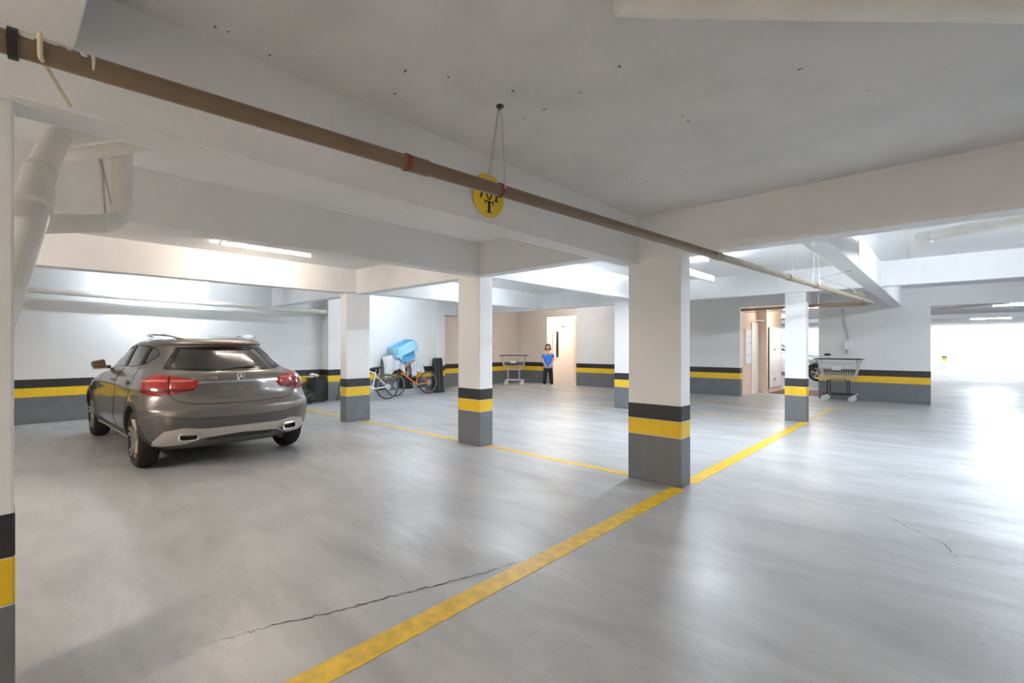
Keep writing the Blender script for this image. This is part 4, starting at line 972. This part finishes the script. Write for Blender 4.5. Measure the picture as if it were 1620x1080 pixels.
# ------------------------------------------------------------------ shopping trolleys
mat('wire', (0.62, 0.62, 0.63), 0.35, metal=0.7); mat('caster_white', (0.7, 0.7, 0.7), 0.4)
def make_trolley(label, tubem):
    t = empty('shopping_trolley'); tag(t, label, 'trolley', 'shopping trolleys')
    L0, L1, W0, W1, zb, zt = .34, .43, .19, .25, .56, .98
    def P(u, v, s):                                     # long sides
        k = u; return Vector(((-1 + 2 * u) * (L0 + (L1 - L0) * v), s * (W0 + (W1 - W0) * v), zb + (zt - zb) * v))
    def Q(u, v, s): return Vector((s * (L0 + (L1 - L0) * v), (-1 + 2 * u) * (W0 + (W1 - W0) * v), zb + (zt - zb) * v))
    bs = MB()
    for s in (-1, 1):
        for i in range(15): bs.tube([P(i / 14, 0, s), P(i / 14, 1, s)], .004, 4)
        for i in range(9): bs.tube([Q(i / 8, 0, s), Q(i / 8, 1, s)], .004, 4)
    for i in range(9): bs.tube([P(i / 8, 0, -1), P(i / 8, 0, 1)], .004, 4)
    bk_ = bs.build('basket', 'wire', t)
    for v in (0, .33, .66, 1):
        MB().tube([P(0, v, -1), P(1, v, -1), P(1, v, 1), P(0, v, 1)], .006 if v in (0, 1) else .004, 6, closed=True).build('hoop', 'wire', bk_)
    MB().box(-.10, .09, -.262, -.250, .80, .885).build('name_plate', 'paper', bk_); MB().box(-.08, .07, -.2635, -.262, .835, .85).build('print_line', 'pipe_grey', bk_)
    rim_ = MB().tube([(-.50, -.27, 1.075), (.50, -.27, 1.075)], .011, 8).tube([(-.50, .27, 1.075), (.50, .27, 1.075)], .011, 8)
    for s in (-1, 1): rim_.tube([(s * .42, -.255, .97), (s * .44, -.27, 1.075)], .007, 6).tube([(s * .42, .255, .97), (s * .44, .27, 1.075)], .007, 6)
    rim_.tube([(-.50, -.27, 1.075), (-.50, .27, 1.075)], .014, 8).build('handle', 'black_plastic', t, smooth=True)
    for s in (-1, 1): MB().tube(fillet([(-.22, s * .16, .17), (-.22, s * .16, .55), (.20, s * .16, .55), (.20, s * .16, .17)], .07), .013, 8).build('leg_frame', tubem, t, smooth=True)
    MB().tube([(-.32, -.18, .17), (.32, -.18, .17), (.32, .18, .17), (-.32, .18, .17)], .016, 8, closed=True).build('base_frame', tubem, t, smooth=True)
    for x in (-.29, .29):
        for y in (-.18, .18):
            cs = MB().lathe([(.02, -.016), (.055, -.018), (.065, -.012), (.065, .012), (.055, .018), (.02, .016)], 24, 'y', (x, y, .065), closed=True).build('caster', 'caster_white', t, smooth=True)
            MB().tube([(x, y - .026, .065), (x, y - .026, .14), (x, y + .026, .14), (x, y + .026, .065)], .008, 6).build('caster_fork', 'zinc', cs)
            MB().tube([(x + .03, y, .155), (x + .09, y, .165)], .014, 6).build('bumper', 'paper', cs)
    return t
tr1 = make_trolley('wire shopping trolley with black legs against the white wall near the exit', 'dark_metal'); tr1.location = (-2.08, 14.72, 0); tr1.rotation_euler = (0, 0, math.radians(-2))
tr2 = make_trolley('wire shopping trolley with grey legs in the beige corner left of the person', 'zinc'); tr2.location = (-11.82, 12.92, 0); tr2.rotation_euler = (0, 0, math.radians(36))

# ------------------------------------------------------------------ person by the lift
def skin(name, V, E, Rr, m, parent, root=0, sub=2, smooth=True):
    me = bpy.data.meshes.new(name); me.from_pydata(V, E, []); o = bpy.data.objects.new(name, me); COL.objects.link(o)
    o.modifiers.new('skin', 'SKIN')
    for i, r in enumerate(Rr): me.skin_vertices[0].data[i].radius = (r if isinstance(r, tuple) else (r, r)); me.skin_vertices[0].data[i].use_root = (i == root)
    sd = o.modifiers.new('sub', 'SUBSURF'); sd.levels = sub; sd.render_levels = sub
    frozen(o); me = o.data; me.materials.clear(); me.materials.append(MAT[m]); me.polygons.foreach_set('use_smooth', [True] * len(me.polygons))
    if parent: o.parent = parent
    return o
mat('skin', (0.62, 0.37, 0.26), 0.5); mat('hair', (0.035, 0.02, 0.015), 0.5); mat('shirt_blue', (0.03, 0.19, 0.72), 0.7, noise=.1, nscale=20); mat('shirt_hem', (0.28, 0.42, 0.85), 0.7)
mat('trousers', (0.012, 0.012, 0.014), 0.75); mat('lip', (0.45, 0.16, 0.13), 0.5); mat('eye', (0.02, 0.015, 0.012), 0.3)
ps = empty('person', (-10.12, 12.80, 0), math.radians(38)); tag(ps, 'person in a blue top, black trousers and white shoes, hands clasped, before the lift door', 'person')
V = [(0, 0, .74), (0, 0, .86), (0, .005, 1.02), (0, .005, 1.15), (0, 0, 1.215), (0, -.008, 1.26), (0, -.018, 1.315), (0, -.012, 1.385), (0, -.005, 1.44)]
Rr = [(.13, .10), (.115, .09), (.125, .095), (.12, .08), (.05, .05), (.046, .046), (.070, .074), (.086, .096), (.062, .072)]
E = [(i, i + 1) for i in range(8)]
def add_chain(frm, pts, rads):
    prev = frm
    for p, r in zip(pts, rads): V.append(p); Rr.append(r); E.append((prev, len(V) - 1)); prev = len(V) - 1
    return prev
for s in (-1, 1):
    add_chain(0, [(s * .085, 0, .68), (s * .105, -.005, .40), (s * .125, .01, .10), (s * .13, -.02, .045), (s * .135, -.10, .03)], [.085, .058, .038, .036, .03])
    h = add_chain(3, [(s * .155, 0, 1.155), (s * .195, .01, .94), (s * .12, -.11, .80), (s * .045, -.165, .735)], [.05, .037, .028, .022])
    add_chain(h, [(s * .012, -.18, .695)], [(.026, .014)])
body_ = skin('body', V, E, Rr, 'skin', ps)
for s in (-1, 1):                                      # fingers folded over one another
    for k in range(4):
        z0 = .725 - .016 * k; L_ = (.030, .034, .031, .024)[k]
        skin('finger', [(s * .018, -.19 - .008 * (s > 0), z0), (s * (.018 - L_ * .6), -.204 - .008 * (s > 0), z0 - .012), (s * (.018 - L_ * 1.3), -.198 - .008 * (s > 0), z0 - .024)], [(0, 1), (1, 2)], [.0085, .008, .007], 'skin', body_, sub=1)
    skin('thumb', [(s * .035, -.185, .73), (s * .018, -.205, .735), (s * .004, -.212, .728)], [(0, 1), (1, 2)], [.010, .0095, .008], 'skin', body_, sub=1)
V2 = [(0, 0, .70), (0, 0, .84), (0, .005, 1.0), (0, .005, 1.11), (0, 0, 1.175)]; R2 = [(.17, .13), (.155, .125), (.15, .12), (.145, .10), (.09, .075)]; E2 = [(0, 1), (1, 2), (2, 3), (3, 4)]
for s in (-1, 1):
    V2 += [(s * .155, 0, 1.115), (s * .19, .005, 1.01)]; R2 += [.056, .058]; n = len(V2); E2 += [(3, n - 2), (n - 2, n - 1)]
skin('shirt', V2, E2, R2, 'shirt_blue', ps)
MB().lathe([(.158, .672), (.165, .69), (.160, .715)], 28).build('shirt_hem', 'shirt_hem', ps, smooth=True, solid=.01).scale = (1, .78, 1)
V3 = [(0, 0, .76), (0, 0, .68)]; R3 = [(.14, .11), (.135, .11)]; E3 = [(0, 1)]
for s in (-1, 1):
    V3 += [(s * .08, 0, .62), (s * .105, -.002, .38), (s * .125, .008, .09)]; R3 += [.092, .074, .062]; n = len(V3); E3 += [(1, n - 3), (n - 3, n - 2), (n - 2, n - 1)]
skin('trousers', V3, E3, R3, 'trousers', ps)
for s in (-1, 1): MB().sphere((s * .135, -.045, .035), (.045, .115, .035), 16, 10).build('shoe', 'white_plastic', ps, smooth=True)
hr = MB().grid(lambda u, v: ((.104 + .006 * math.sin(9 * 2 * PI * u)) * math.cos(2 * PI * u) * math.sin(PI * (.03 + .6 * v)) * (1 if math.sin(2 * PI * u) > -.45 or v < .42 else .97),
                         0.012 + (.110 + .006 * math.sin(7 * 2 * PI * u)) * math.sin(2 * PI * u) * math.sin(PI * (.03 + .6 * v)) * (1 if math.sin(2 * PI * u) > -.5 else max(.2, 1.0 - max(0, v - .38) * 3.2)),
                         1.375 + .118 * math.cos(PI * (.03 + .6 * v)) - (.05 * v if math.sin(2 * PI * u) > -.45 else -.02 * v)), 36, 14, closed_u=True).build('hair', 'hair', ps, smooth=True, angle=80, solid=.012)
for s in (-1, 1):
    MB().sphere((s * .030, -.104, 1.375), (.013, .006, .007), 10, 8).build('eye', 'eye', body_); MB().sphere((s * .078, .0, 1.36), (.012, .02, .03), 10, 8).build('ear', 'skin', body_, smooth=True)
    MB().tube([(s * .012, -.108, 1.395), (s * .045, -.101, 1.397)], .004, 6).build('eyebrow', 'hair', body_)
MB().sphere((0, -.045, 1.165), (.058, .062, .055)).build('neckline', 'skin', body_, smooth=True)
MB().tube([(0, -.104, 1.375), (0, -.120, 1.345), (0, -.100, 1.338)], [.008, .013, .009], 8).build('nose', 'skin', body_, smooth=True)
MB().tube([(-.022, -.090, 1.308), (0, -.098, 1.310), (.022, -.090, 1.308)], [.004, .007, .004], 8).build('mouth', 'lip', body_, smooth=True)
